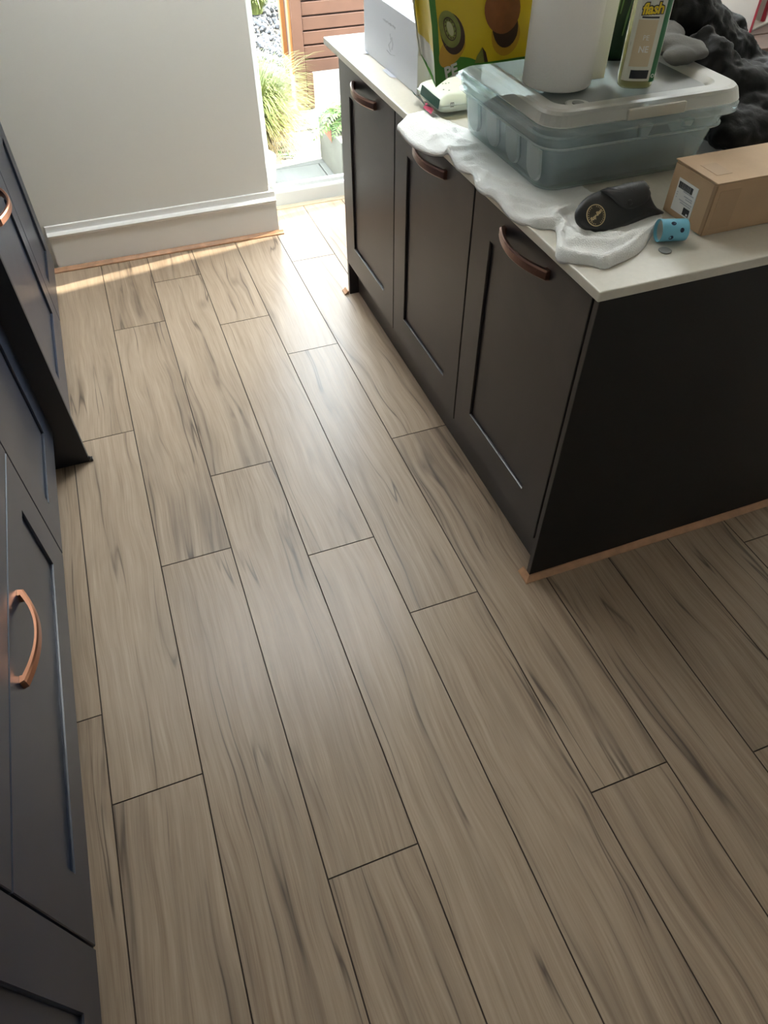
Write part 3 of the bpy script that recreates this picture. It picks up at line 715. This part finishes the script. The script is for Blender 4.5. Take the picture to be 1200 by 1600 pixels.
bag_poly('print_shadow', ell(.555, .052, .034, .040, .25), MT['korange'], .0009)
bag_poly('kiwi_underside', ell(.545, .068, .030, .040, .25), MT['kdark'], .0016)
bag_poly('whole_kiwi', ell(.52, .098, .040, .042, .3), MT['kbrown'], .0028)
bag_poly('kiwi_wedge', [(.315, .004), (.41, .004), (.40, .018), (.365, .034), (.355, .028), (.33, .018)], MT['kgreen'], .0010)
bag_poly('kiwi_wedge_skin', [(.395, .004), (.425, .004), (.40, .024), (.365, .036), (.375, .028)], MT['kdark'], .0012)
q = bag_pt(.12, .008, .0026)
text_mesh('lettering', 'PE', .030, MT['bagwhite'], bag, frame_mat(q, (1, -.03, .25), (-.2, 0, 1)), .0002, .0012)
bm = tube([gus(0, v, .92) + Vector((-.004, 0, 0)) for v in vs_] , .0022, 6); obj('piping', bm, MT['bagwhite'], bag, smooth=True)

# wipes pack behind the tub
wp = thing('wipes_pack', 'small pale green film pack with pink and dark green end, left of tub', 'packet', (1.166, 1.090, ZTW))
def pillow(L_, W_, H_, bm=None, nx=24, ny=14):
    bm = bm or bmesh.new(); up_, dn = [], []
    for i in range(nx+1):
        a, b = [], []
        for j in range(ny+1):
            u, v = i/nx, j/ny; ex = 1-abs(2*u-1)**7; ey = 1-abs(2*v-1)**7; f = max(ex*ey, 0)**.5
            h = H_*(.5+.5*f) + .0025*noise3((u*5, v*4, 7), 1.3)*f
            a.append(bm.verts.new((u*L_, v*W_, h))); b.append(bm.verts.new((u*L_, v*W_, H_*.5*(1-f)*.96)))
        up_.append(a); dn.append(b)
    for i in range(nx):
        for j in range(ny): bm.faces.new((up_[i][j], up_[i+1][j], up_[i+1][j+1], up_[i][j+1])); bm.faces.new((dn[i][j], dn[i][j+1], dn[i+1][j+1], dn[i+1][j]))
    bmesh.ops.remove_doubles(bm, verts=bm.verts, dist=.0004)
    return bm
obj('film_body', pillow(.165, .150, .046), MT['wipe'], wp, smooth=True)
obj('end_fin', loft([[(-.002, y, .004+.012*math.sin(y*60)*.3), (-.016, y, .020+.004*math.sin(y*90))] for y in [k*.15/14 for k in range(15)]], closed=False), MT['dgreen'], wp, smooth=True)
obj('green_corner', loft([[(-.0015, y, .018), (.001+.004*abs(y-.04)/.15, y, .040)] for y in [k*.12/10 for k in range(11)]], closed=False), MT['dgreen'], wp)
obj('pink_print', loft([[(-.017, y, .006), (-.0095, y, .0165)] for y in (.010, .03, .06)], closed=False), MT['pink'], wp)
q = frame_mat((.045, -.0016, .024), (1, 0, 0), (0, 0, 1)); text_mesh('lettering', 'E1', .014, MT['ink'], wp, frame_mat((.035, -.0012, .024), (0, 0, -1), (1, 0, 0)), .0002)
for k in range(14):
    x, y = random.uniform(.02, .15), random.uniform(.02, .13)
    obj('printed_fleck', prism([(x, y), (x+.006, y+.002), (x+.003, y+.006)], .0462, .0466), MT['dgreen'], wp)

# white carton at the far end, with reflections of the door
wb_ = thing('white_carton', 'glossy white carton standing on the far end of the island', 'carton', (1.181, 1.272, ZT+.0006))
obj('carton_body', bx((0, 0, .0), (.19, .425, .160), .0015, 2), MT['whitebox'], wb_)
obj('lid_sleeve', bx((.034, -.0012, .0), (.1912, .4262, .1605), .0012), MT['whitebox'], wb_)
for y0, y1 in ((.150, .235), (.385, .425)):
    obj('card_tab', loft([[(-.0005, y0, .0022), (-.0005, y1, .0022)], [(-.014, y0+.012, .0012), (-.014, y1-.004, .0012)]], closed=False), MT['whitebox'], wb_)
bm = bmesh.new()
for k in range(9): box(bm, (-.0006, .165+.011*k, .1145+.001*(k % 3)), (-.0001, .1725+.011*k, .1195+.0012*(k % 2)))
obj('printed_line', bm, MT['greyink'], wb_)
bm = bmesh.new()
for pts in ([(.205, .095), (.195, .08), (.215, .066), (.200, .052)], [(.23, .05), (.20, .046), (.165, .052)], [(.19, .09), (.182, .074), (.19, .06)]):
    tube([(-.0003, y, z) for y, z in pts], .0007, 5, bm)
obj('printed_sketch', bm, MT['greyink'], wb_)
dish = tag(obj('glass_dish', lathe([(.0, .0005), (.045, .0005), (.052, .006), (.055, .03), (.052, .03), (.049, .008), (.043, .004), (.0, .004)], 40), MT['glass'], None, (1.285, 1.50, ZT+.1615), smooth=True), 'clear round glass dish on top of the white carton', 'dish')

# glasses case lying on the towel
def inflate(outline, thick, M_, n=7, flat=.0, mid=None):
    bm = bmesh.new(); c = Vector((sum(p[0] for p in outline)/len(outline), sum(p[1] for p in outline)/len(outline))); N_ = len(outline); sides = []
    for s in (1, -1):
        R = []
        for k in range(n+1):
            f = math.cos(PI/2*k/n); w_ = math.sin(PI/2*k/n)
            R.append([bm.verts.new((c.x+(x-c.x)*(1-(1-f)), c.y+(y-c.y)*f, s*thick/2*w_**.8 if k else 0)) for x, y in outline] if k < n else [bm.verts.new((c.x, c.y, s*thick/2))])
        sides.append(R)
    for s, R in zip((1, -1), sides):
        for a, b in zip(R, R[1:]):
            for i in range(N_):
                j = (i+1) % N_
                if len(b) == 1: bm.faces.new((a[i], a[j], b[0]))
                else: bm.faces.new((a[i], a[j], b[j], b[i]))
    bmesh.ops.remove_doubles(bm, verts=bm.verts, dist=1e-5)
    return bm
case = thing('glasses_case', 'black leather glasses case with round gold emblem lying on the towel', 'case', (0, 0, 0))
# local frame of the case front: x along its length, y up its leaning face, z outwards
CM = frame_mat((1.289, .452, .913), (.985, .17, .0), (-.10, .62, .78))
oc = []
def sp(pts, n=8):
    P = pts + pts[:1]; m_ = len(pts); out = []
    for k in range(m_):
        p0, p1, p2, p3 = (Vector(pts[(k+d) % m_]) for d in (-1, 0, 1, 2))
        for i in range(n):
            f = i/n; out.append(tuple(.5*((2*p1)+(p2-p0)*f+(2*p0-5*p1+4*p2-p3)*f*f+(3*p1-p0-3*p2+p3)*f**3)))
    return out
out_case = sp([(-.1285, .004), (-.1168, .0185), (-.087, .0310), (-.0478, .0345), (-.0066, .0330), (.0333, .0305), (.0547, .0275), (.0620, .0161), (.0615, .0049), (.0642, -.0142), (.0715, -.0290), (.0869, -.0425), (.0526, -.0405), (.021, -.0420), (-.0122, -.0440), (-.0591, -.0415), (-.0888, -.0400), (-.1100, -.0300), (-.1275, -.0128)], 4)
CC = (sum(p[0] for p in out_case)/len(out_case), sum(p[1] for p in out_case)/len(out_case)); CT = .036
def case_z(x, y):
    dx, dy = x-CC[0], y-CC[1]; r = math.hypot(dx, dy)
    if r < 1e-5: return CT/2
    a = math.atan2(dy, dx); best, br = 9, 1
    for p in out_case:
        d = abs((math.atan2(p[1]-CC[1], p[0]-CC[0])-a+PI) % (2*PI)-PI)
        if d < best: best, br = d, math.hypot(p[0]-CC[0], p[1]-CC[1])
    f = min(1, r/br); return CT/2*(1-f*f)**.4
bm = inflate(out_case, CT, None)
for v in bm.verts: v.co = CM @ v.co
obj('case_body', bm, MT['leather'], case, smooth=True)
out_flap = sp([(-.060, .0335), (-.0066, .0335), (.0333, .0315), (.0555, .0285), (.0615, .0161), (.058, .002), (.035, -.012), (.0029, -.0169), (-.0204, -.0137), (-.0356, -.0046), (-.0481, .0127)])
bm = bmesh.new(); c0 = (.008, .010); K = 6
rings = [[bm.verts.new(CM @ Vector((c0[0]+(x-c0[0])*k/K, c0[1]+(y-c0[1])*k/K, case_z(c0[0]+(x-c0[0])*k/K, c0[1]+(y-c0[1])*k/K)+.0025))) for x, y in out_flap] for k in range(1, K+1)]
rings.append([bm.verts.new(CM @ Vector((x, y, max(0, case_z(x, y)-.001)))) for x, y in out_flap])
cv = bm.verts.new(CM @ Vector((*c0, case_z(*c0)+.0025)))
nf = len(out_flap)
for i in range(nf): bm.faces.new((cv, rings[0][i], rings[0][(i+1) % nf]))
for a, b in zip(rings, rings[1:]):
    for i in range(nf): bm.faces.new((a[i], a[(i+1) % nf], b[(i+1) % nf], b[i]))
flap = obj('flap', bm, MT['leather'], case, smooth=True)
bm = lathe([(.0055, 0), (.0055, .0015), (.004, .003), (0, .0034)], 20)
obj('snap_button', bm, MT['black'], flap).matrix_local = CM @ Matrix.Translation((-.010, -.0048, .0195))
EM = CM @ Matrix.Translation((-.0935, -.0085, case_z(-.0935, -.0085)+.0006)) @ Matrix.Rotation(math.radians(-9), 4, 'Y') @ Matrix.Diagonal((1.13, 1.13, 1, 1))
em = obj('emblem_ring', lathe([(.0165, 0), (.0178, 0), (.0178, .0012), (.0165, .0012), (.0165, 0)], 40), MT['gold'], case); em.matrix_local = EM
o = obj('emblem_ground', lathe([(.0164, 0), (.0164, .0009), (0, .0009)], 40), mat('emblem_brown', (.035, .026, .015), .4), case); o.matrix_local = EM
text_mesh('lettering', 'Ray-Ban', .0088, MT['gold'], case, EM @ Matrix.Translation((0, 0, .0013)) @ Matrix.Rotation(math.radians(26), 4, 'Z'), .0001, .0002, .25, .92)
bm = bmesh.new()
for k in range(26):
    if 5 < k < 8 or 18 < k < 21: continue
    a = 2*PI*k/26; bmesh.ops.create_cube(bm, size=1, matrix=Matrix.Translation((.0142*math.cos(a), .0142*math.sin(a), .0011)) @ Matrix.Rotation(a, 4, 'Z') @ Matrix.Diagonal((.0016, .0011, .0003, 1)))
obj('emblem_lettering', bm, MT['gold'], case).matrix_local = EM

# cardboard box
cb = thing('cardboard_box', 'long brown cardboard box with white barcode label on its end', 'box', (1.398, .343, ZT+.0006))
CW, CH, CL = .124, .099, .46
obj('box_body', bx((0.002, 0, 0), (CL, CW, CH), .0015, 2), MT['card'], cb)
obj('end_flap', bx((0, .009, .001), (.002, CW-.001, CH-.004), .0006), MT['card'], cb)
obj('end_flap', bx((-.0012, -.0005, .002), (.0022, .0085, CH-.002), .0004), MT['cardedge'], cb)
obj('top_flap', bx((-.0015, -.001, CH+.0002), (CL, CW+.001, CH+.0026), .0006), MT['card'], cb)
obj('tape', bx((.012, -.0006, .012), (.060, -.0001, .085)), MT['tape'], cb)
obj('tape', bx((.020, .030, CH+.0027), (.055, .080, CH+.0031)), MT['tape'], cb)
lb = obj('barcode_label', bx((-.0012, .0428, .0135), (-.0001, .1010, .0745)), MT['label'], cb, label='white shipping label with barcode')
bm = bmesh.new(); y = .097
for k in range(20):
    wd = random.choice((.0007, .0012, .0018)); box(bm, (-.0016, y-wd, .0575), (-.0012, y, .0695)); y -= wd + random.choice((.0006, .001))
    if y < .052: break
obj('barcode', bm, MT['ink'], lb)
bm = bmesh.new()
for z, y0, y1 in ((.0545, .050, .080), (.0475, .050, .074), (.0435, .050, .068), (.0375, .048, .085), (.0335, .048, .080)):
    y = y1
    while y > y0:
        wd = random.uniform(.001, .003); box(bm, (-.0016, y-wd, z), (-.0012, y, z+.0018)); y -= wd+.0009
for z in (.0485, .0440, .0390): box(bm, (-.0016, .0935, z), (-.0012, .0965, z+.0012))
obj('printed_line', bm, MT['greyink'], lb)
bm = bmesh.new(); box(bm, (-.0016, .0475, .0165), (-.0012, .0660, .0300)); obj('black_square', bm, MT['ink'], lb)
bm = bmesh.new(); box(bm, (-.0019, .0500, .0180), (-.0016, .0550, .0215)); obj('square_mark', bm, MT['label'], lb)
# blue paper cup and grey disc
cpm = frame_mat((1.312, .361, ZT+.0205), (0, .2, 1), (.22, -1, .1))
cup_M = Matrix((Vector((0, .0, 1)), Vector((-.28, -.96, 0)), Vector((.96, -.28, 0)))).transposed().to_4x4(); cup_M.translation = Vector((1.306, .3605, ZT+.0213))
cup = obj('paper_cup', lathe([(.0, .052), (.0185, .052), (.0195, .053), (.0198, .050), (.0204, .004), (.0210, .002), (.0206, 0), (.0198, .001), (.0190, .006), (.0182, .049), (.0, .049)], 40), [MT['cup'], MT['cupin']], None, smooth=True); cup.matrix_world = cup_M
for p in cup.data.polygons:
    c = p.center; rr_ = math.hypot(c.x, c.y)
    if rr_ < .0200-.0006*c.z/.05 and c.z < .0495 and rr_ > 0 and (rr_ < .0192 or c.z < .0006): p.material_index = 1
tag(cup, 'small light blue paper cup with dark blots lying beside cardboard box', 'cup')
bm = bmesh.new()
for a, z, da, dz in ((.80, .020, .24, .0045), (.10, .038, .22, .004), (-.55, .022, .20, .005)):
    a += 1.05
    vv = [bm.verts.new(((.02045-.00035*(z+dz*math.sin(t_))/.05+.0001)*math.cos(a+da*math.cos(t_)), (.02045-.00035*(z+dz*math.sin(t_))/.05+.0001)*math.sin(a+da*math.cos(t_)), z+dz*math.sin(t_))) for t_ in [2*PI*k/12 for k in range(12)]]
    bm.faces.new(vv)
obj('dark_blot', bm, MT['navyink'], cup)
tag(obj('grey_disc', lathe([(0, 0), (.0118, 0), (.0125, .0006), (.0125, .0012), (.0115, .0018), (0, .0018)], 32), MT['coin'], None, (1.301, .3215, ZT+.0003)), 'grey coin sized disc on the worktop in front of blue cup', 'disc')

# dark jacket heaped beside the tub
bm = bmesh.new()
def blob(c, r, rot=0):
    m_ = Matrix.Translation(c) @ Matrix.Rotation(rot, 4, 'Z') @ Matrix.Diagonal((*r, 1)); bmesh.ops.create_icosphere(bm, subdivisions=3, radius=1, matrix=m_)
blob((1.86, .80, .935), (.19, .17, .062)); blob((1.75, .72, .915), (.10, .12, .042)); blob((1.93, .74, .93), (.14, .12, .06)); blob((1.80, .98, .98), (.13, .13, .10))
blob((1.72, 1.10, 1.04), (.10, .12, .15)); blob((1.74, .66, .905), (.085, .07, .032)); blob((1.94, .58, .905), (.12, .10, .034))
tube([(1.61, 1.09, 1.20), (1.655, 1.00, 1.14), (1.72, .93, 1.07), (1.80, .89, 1.015), (1.885, .87, .975), (1.95, .86, .935), (2.02, .85, .915)], [.070, .066, .058, .050, .044, .042, .038], 16, bm)
tube([(1.70, .86, 1.04), (1.72, .80, 1.00), (1.76, .75, .965), (1.84, .72, .955), (1.95, .72, .945)], [.045, .052, .052, .048, .045], 14, bm)
jk = obj('jacket', bm, MT['jacket'], smooth=True)
rm = jk.modifiers.new('remesh', 'REMESH'); rm.mode = 'VOXEL'; rm.voxel_size = .006; rm.use_smooth_shade = True
sm = jk.modifiers.new('smooth', 'SMOOTH'); sm.iterations = 6; sm.factor = .5
tx = bpy.data.textures.new('wrinkle', 'MUSGRAVE'); tx.noise_scale = .11
dp = jk.modifiers.new('wrinkle', 'DISPLACE'); dp.texture = tx; dp.strength = .009; dp.mid_level = .6; dp.texture_coords = 'LOCAL'
tx2 = bpy.data.textures.new('crease', 'CLOUDS'); tx2.noise_scale = .045
dp2 = jk.modifiers.new('crease', 'DISPLACE'); dp2.texture = tx2; dp2.strength = .011; dp2.texture_coords = 'LOCAL'
tx3 = bpy.data.textures.new('crinkle', 'MARBLE'); tx3.noise_scale = .05; tx3.turbulence = 9; tx3.marble_type = 'SHARP'
dp3 = jk.modifiers.new('crinkle', 'DISPLACE'); dp3.texture = tx3; dp3.strength = .008; dp3.mid_level = .6; dp3.texture_coords = 'LOCAL'
jk.location.z = .012
tag(jk, 'black leather jacket heaped right of the clear tub', 'jacket')
bm = bmesh.new(); blob((1.600, .80, ZL+.030), (.050, .085, .020), .2); blob((1.615, .88, ZL+.034), (.055, .06, .026)); blob((1.575, .745, ZL+.028), (.04, .035, .018))
gc = obj('grey_garment', bm, MT['greycloth'], smooth=True)
rm = gc.modifiers.new('remesh', 'REMESH'); rm.mode = 'VOXEL'; rm.voxel_size = .005; rm.use_smooth_shade = True
sm = gc.modifiers.new('smooth', 'SMOOTH'); sm.iterations = 3
dp = gc.modifiers.new('wrinkle', 'DISPLACE'); dp.texture = tx2; dp.strength = .012; dp.texture_coords = 'LOCAL'
tag(gc, 'crumpled grey cloth on the back corner of the tub lid', 'cloth')
# wooden crate and pink gift box behind the jacket
cr = thing('wooden_crate', 'dark brown wooden crate behind the jacket, under the pink box', 'crate', (2.06, 1.02, ZT+.0006))
for k in range(3):
    z = .002+.025*k
    for nm_, a, b in (('slat', (0, 0, z), (.46, .014, z+.0235)), ('slat', (0, .566, z), (.46, .58, z+.0235)), ('slat', (0, .0142, z), (.014, .5658, z+.0235)), ('slat', (.446, .0142, z), (.46, .5658, z+.0235))):
        obj(nm_, bx(a, b, .0015), MT['crate'], cr)
for k in range(5): obj('slat', bx((.0, .003+.1155*k, .0772), (.46, .112+.1155*k, .0862), .0015), MT['crate'], cr)
pk = thing('gift_box', 'open pink and white gift box with red edges on brown crate', 'box', (2.150, 1.158, ZT+.0872), math.radians(26))
W1, D1, H1 = .26, .24, .12
obj('wall_panel', bx((0, 0, 0), (W1, D1, .004)), MT['whitecard'], pk)
for a, b in (((0, 0, .0042), (.004, D1, H1)), ((W1-.004, 0, .0042), (W1, D1, H1)), ((.0042, D1-.004, .0042), (W1-.0042, D1, H1)), ((.118, .02, .0042), (.122, D1-.0042, H1-.004))):
    obj('wall_panel', bx(a, b), MT['whitecard'], pk)
for a, b in (((-.003, -.004, 0), (.006, -.0002, H1)), ((W1-.006, -.004, 0), (W1+.003, -.0002, H1)), ((.114, .010, .0045), (.126, .0195, H1-.004)), ((-.002, -.001, H1+.0002), (.006, D1, H1+.004)), ((W1-.006, -.001, H1+.0002), (W1+.002, D1, H1+.004))):
    obj('red_edge', bx(a, b), MT['redcard'], pk)
obj('lid_flap', loft([[(.0062, D1-.003, H1+.0005), (W1-.0062, D1-.003, H1+.0005)], [(.0062, .05, H1+.03), (W1-.0062, .05, H1+.03)], [(.0062, .05, H1+.034), (W1-.0062, .05, H1+.034)], [(.0062, D1, H1+.0045), (W1-.0062, D1, H1+.0045)]], closed=False), MT['pinkcard'], pk)

# ------------------------------------------------------------------ garden
ZG = -.052
ground = struct('garden_ground', bx((-8, 2.71, -.20), (12, 18, -.085)), MT['soil'])
paving = bpy.data.objects.new('paving', None); C.objects.link(paving); paving['kind'] = 'structure'
ys = [2.712, 3.20, 3.69, 4.18]
for a, b in zip(ys, ys[1:]):
    x = -1.6 + random.uniform(0, .3)
    x = -1.62 if abs(a-3.2) > .1 else -1.2
    while x < 5:
        obj('paving_slab', bx((x+.003, a+.003, -.084), (x+.757, b-.003, ZG+random.uniform(-.002, .001)), .004, 2), MT['slab'], paving); x += .76
# gravel and rocks beyond the paving
bm = bmesh.new()
for k in range(2600):
    y = random.uniform(4.2, 8.0); x = random.uniform(.6, 1.55) + (y-4.2)*.24; s = random.uniform(.012, .030)*(1+.1*(y-4.2))
    z = -.085 + max(0, y-4.6)*.05
    m_ = Matrix.Translation((x, y, z)) @ Matrix.Rotation(random.uniform(0, 6), 4, Vector((random.random(), random.random(), random.random()+.01)).normalized()) @ Matrix.Diagonal((s, s*random.uniform(.6, 1), s*random.uniform(.5, .9), 1))
    bmesh.ops.create_icosphere(bm, subdivisions=1, radius=1, matrix=m_)
g = obj('gravel', bm, MT['stone']); g['kind'] = 'stuff'; tag(g, 'grey stones and gravel beyond the tall grass outside the door', 'gravel')
# white pot
pot = thing('plant_pot', 'white round pot just outside the glass door', 'pot', (1.008, 2.985, ZG+.002))
obj('pot_wall', lathe([(0, .0), (.105, 0), (.112, .01), (.128, .150), (.132, .158), (.128, .162), (.121, .158), (.112, .09), (0, .088)], 48), MT['pot'], pot, smooth=True)
obj('compost', lathe([(.112, .0895), (.108, .094), (0, .097)], 32), MT['soil'], pot)
# ornamental grass
gr = thing('ornamental_grass', 'yellow green arching grass clump outside the door, left of timber screen', 'plant', (1.17, 3.56, -.084))
def blades(n, spread, hmin, hmax, droop, seed, wd=.0035):
    rnd = random.Random(seed); bm = bmesh.new()
    for k in range(n):
        a = rnd.uniform(0, 2*PI); r0 = rnd.uniform(0, .05); H_ = rnd.uniform(hmin, hmax); S_ = rnd.uniform(.12, spread); d = rnd.uniform(.3, 1)*droop
        dx, dy = math.cos(a), math.sin(a); px, py = -dy, dx; prev = None
        for i in range(8):
            t_ = i/7; r = r0+S_*t_**1.2; z = H_*(t_*1.7 - t_*t_*(0.7+d)); z = max(z, .01); w_ = wd*(1-t_*.85)
            p = Vector((dx*r, dy*r, z)); cur = (bm.verts.new(p+Vector((px, py, 0))*w_), bm.verts.new(p-Vector((px, py, 0))*w_))
            if prev: bm.faces.new((prev[0], prev[1], cur[1], cur[0]))
            prev = cur
    return bm
o = obj('blades', blades(2600, .37, .30, .60, .60, 3), MT['grass'], gr); o['kind'] = 'stuff'
o = obj('straw_blades', blades(1500, .36, .18, .44, 1.0, 5), MT['straw'], gr, label='dry straw coloured lower blades'); o['kind'] = 'stuff'
obj('crown', lathe([(0, 0), (.09, 0), (.07, .06), (0, .09)], 20), MT['straw'], gr)
# small green tuft at the back
gt = thing('grass_tuft', 'small green tuft among the grey stones at the back', 'plant', (1.76, 6.05, .0))
o = obj('blades', blades(220, .30, .15, .34, .6, 8, .008), MT['grass'], gt); o['kind'] = 'stuff'
# timber screen on legs
ts = thing('timber_screen', 'orange brown slatted timber store on legs standing on the paving', 'timber store', (1.52, 4.0, ZG+.002))
lg = lambda a, b, m='timber', nm='post': obj(nm, bx(a, b, .003), MT[m], ts)
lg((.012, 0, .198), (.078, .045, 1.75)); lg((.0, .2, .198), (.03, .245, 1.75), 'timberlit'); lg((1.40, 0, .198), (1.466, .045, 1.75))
lg((-.004, .002, .198), (.0118, .045, 1.75), 'timberlit', 'sunlit_side_strip')  # thin strip carrying the sunlit colour of the post side
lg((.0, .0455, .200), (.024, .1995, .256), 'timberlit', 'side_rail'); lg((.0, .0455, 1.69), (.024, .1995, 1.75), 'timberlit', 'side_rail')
lg((.026, .046, .22), (.036, .199, 1.72), 'timberdark', 'side_panel'); lg((.079, .040, .20), (1.399, .046, 1.72), 'timberdark', 'gap_shade_board')  # dark board behind the slats stands for the shade in their gaps
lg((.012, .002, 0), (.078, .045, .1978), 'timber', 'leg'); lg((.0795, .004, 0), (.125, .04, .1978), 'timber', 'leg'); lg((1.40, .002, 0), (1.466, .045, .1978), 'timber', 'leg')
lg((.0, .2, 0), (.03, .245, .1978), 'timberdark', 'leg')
z = .200
for k in range(21):
    obj('slat', bx((.0795, .010, z), (1.3985, .032, z+.064), .003), MT['timber'], ts); z += .0722
# stone planter with fern
pl = thing('stone_planter', 'weathered grey stone planter outside, half hidden by the island', 'planter', (1.452, 2.86, ZG+.002))
bm = bmesh.new()
for a, b in (((0, 0, 0), (.035, .40, .215)), ((.345, 0, 0), (.38, .40, .215)), ((.036, 0, 0), (.344, .035, .215)), ((.036, .365, 0), (.344, .40, .215)), ((.036, .036, 0), (.344, .364, .03))): box(bm, a, b, .004)
obj('planter_wall', bm, MT['planter'], pl); obj('compost', bx((.037, .037, .032), (.343, .363, .185)), MT['soil'], pl)
obj('terracotta_patch', prism([(.17, .30), (.235, .255), (.215, .17), (.16, .165)], -.0012, -.0002), MT['terracotta'], pl, (0, 0, 0), (0, -PI/2, 0)).matrix_local = Matrix(((0, 0, 1, 0), (0, 1, 0, 0), (1, 0, 0, 0), (0, 0, 0, 1)))
fr = thing('fern', 'bright green fern growing in the grey stone planter', 'plant', (1.60, 3.08, ZG+.19))
def frond(length, arch, seed, bend=0):
    rnd = random.Random(seed); bm = bmesh.new(); pts = []
    for i in range(17):
        t_ = i/16; pts.append(Vector((length*t_*(1-.15*t_), bend*t_*t_, arch*(1.9*t_-1.9*t_*t_*.95))))
    tube(pts, [.0022*(1-.8*i/16) for i in range(17)], 4, bm)
    for i in range(2, 17):
        t_ = i/16; w_ = .050*math.sin(PI*min(1, t_*.93+.07))**.8+.004
        d = (pts[min(i+1, 16)]-pts[i-1]).normalized(); s = d.cross(Vector((0, 0, 1))).normalized()
        for sg in (1, -1):
            b = pts[i]; tip = b + s*sg*w_ + d*w_*.35 + Vector((0, 0, -.008)); mid = b.lerp(tip, .5)
            v = [bm.verts.new(q) for q in (b-d*.002, mid-d*.0065, tip, mid+d*.0065, b+d*.002)]
            bm.faces.new(v)
    return bm
for k, (az, ln, ar) in enumerate(((3.14, .24, .20), (3.5, .26, .22), (2.75, .24, .20), (3.9, .23, .15), (2.3, .26, .18), (3.3, .30, .10), (2.9, .20, .28), (4.4, .26, .16), (1.6, .25, .2), (.6, .28, .2), (5.4, .26, .2), (3.7, .18, .27))):
    obj('frond', frond(ln, ar, k, .03*((k % 3)-1)), MT['fern'], fr, (0, 0, 0), (0, 0, az))
# ivy leaves on the paving
def leaf_bm(s):
    pts = [(0, -.4), (.3, -.5), (.55, -.2), (.5, .15), (.25, .35), (0, .8), (-.25, .35), (-.5, .15), (-.55, -.2), (-.3, -.5)]
    bm = bmesh.new(); c = bm.verts.new((0, 0, .18*s)); V = [bm.verts.new((x*s, y*s, (.0 if i % 2 else .05)*s)) for i, (x, y) in enumerate(pts)]
    for i in range(len(V)): bm.faces.new((c, V[i], V[(i+1) % len(V)]))
    return bm
iv = thing('ivy', 'trailing ivy with broad leaves at the foot of the timber store', 'plant', (1.50, 3.74, ZG+.002))
for x, y, z, s, rz in ((0, .0, .03, .055, .4), (.05, -.05, .035, .06, 1.2), (.075, .04, .05, .05, 2.2), (-.06, .07, .03, .045, 5.2), (.11, -.02, .06, .045, .2), (.03, -.10, .012, .03, 3.0), (-.03, .12, .05, .04, 4.0)):
    obj('leaf', leaf_bm(s), MT['ivy'], iv, (x, y, z), (.5*math.sin(rz), -.4, rz), label=None)
bm = tube([(-.06, .10, .004), (-.02, .04, .02), (.03, -.02, .012), (.10, .0, .03)], .0025, 5); obj('stem', bm, MT['ivy'], iv)
sl = thing('seedling', 'little green weed on the pale paving near the white pot', 'plant', (1.245, 3.33, ZG+.002))
for x, y, z, s, rz in ((0, .03, .02, .022, .4), (.045, .0, .018, .024, 1.2), (-.06, -.03, .012, .026, 2.2), (.02, .06, .03, .02, 5.2), (.075, -.01, .01, .02, 4.4)):
    obj('leaf', leaf_bm(s), MT['ivy'], sl, (x, y, z), (.3, -.3, rz))
obj('stem', tube([(-.06, -.03, .004), (-.01, .0, .012), (.04, .0, .01), (.07, -.01, .004)], .002, 5), MT['ivy'], sl)
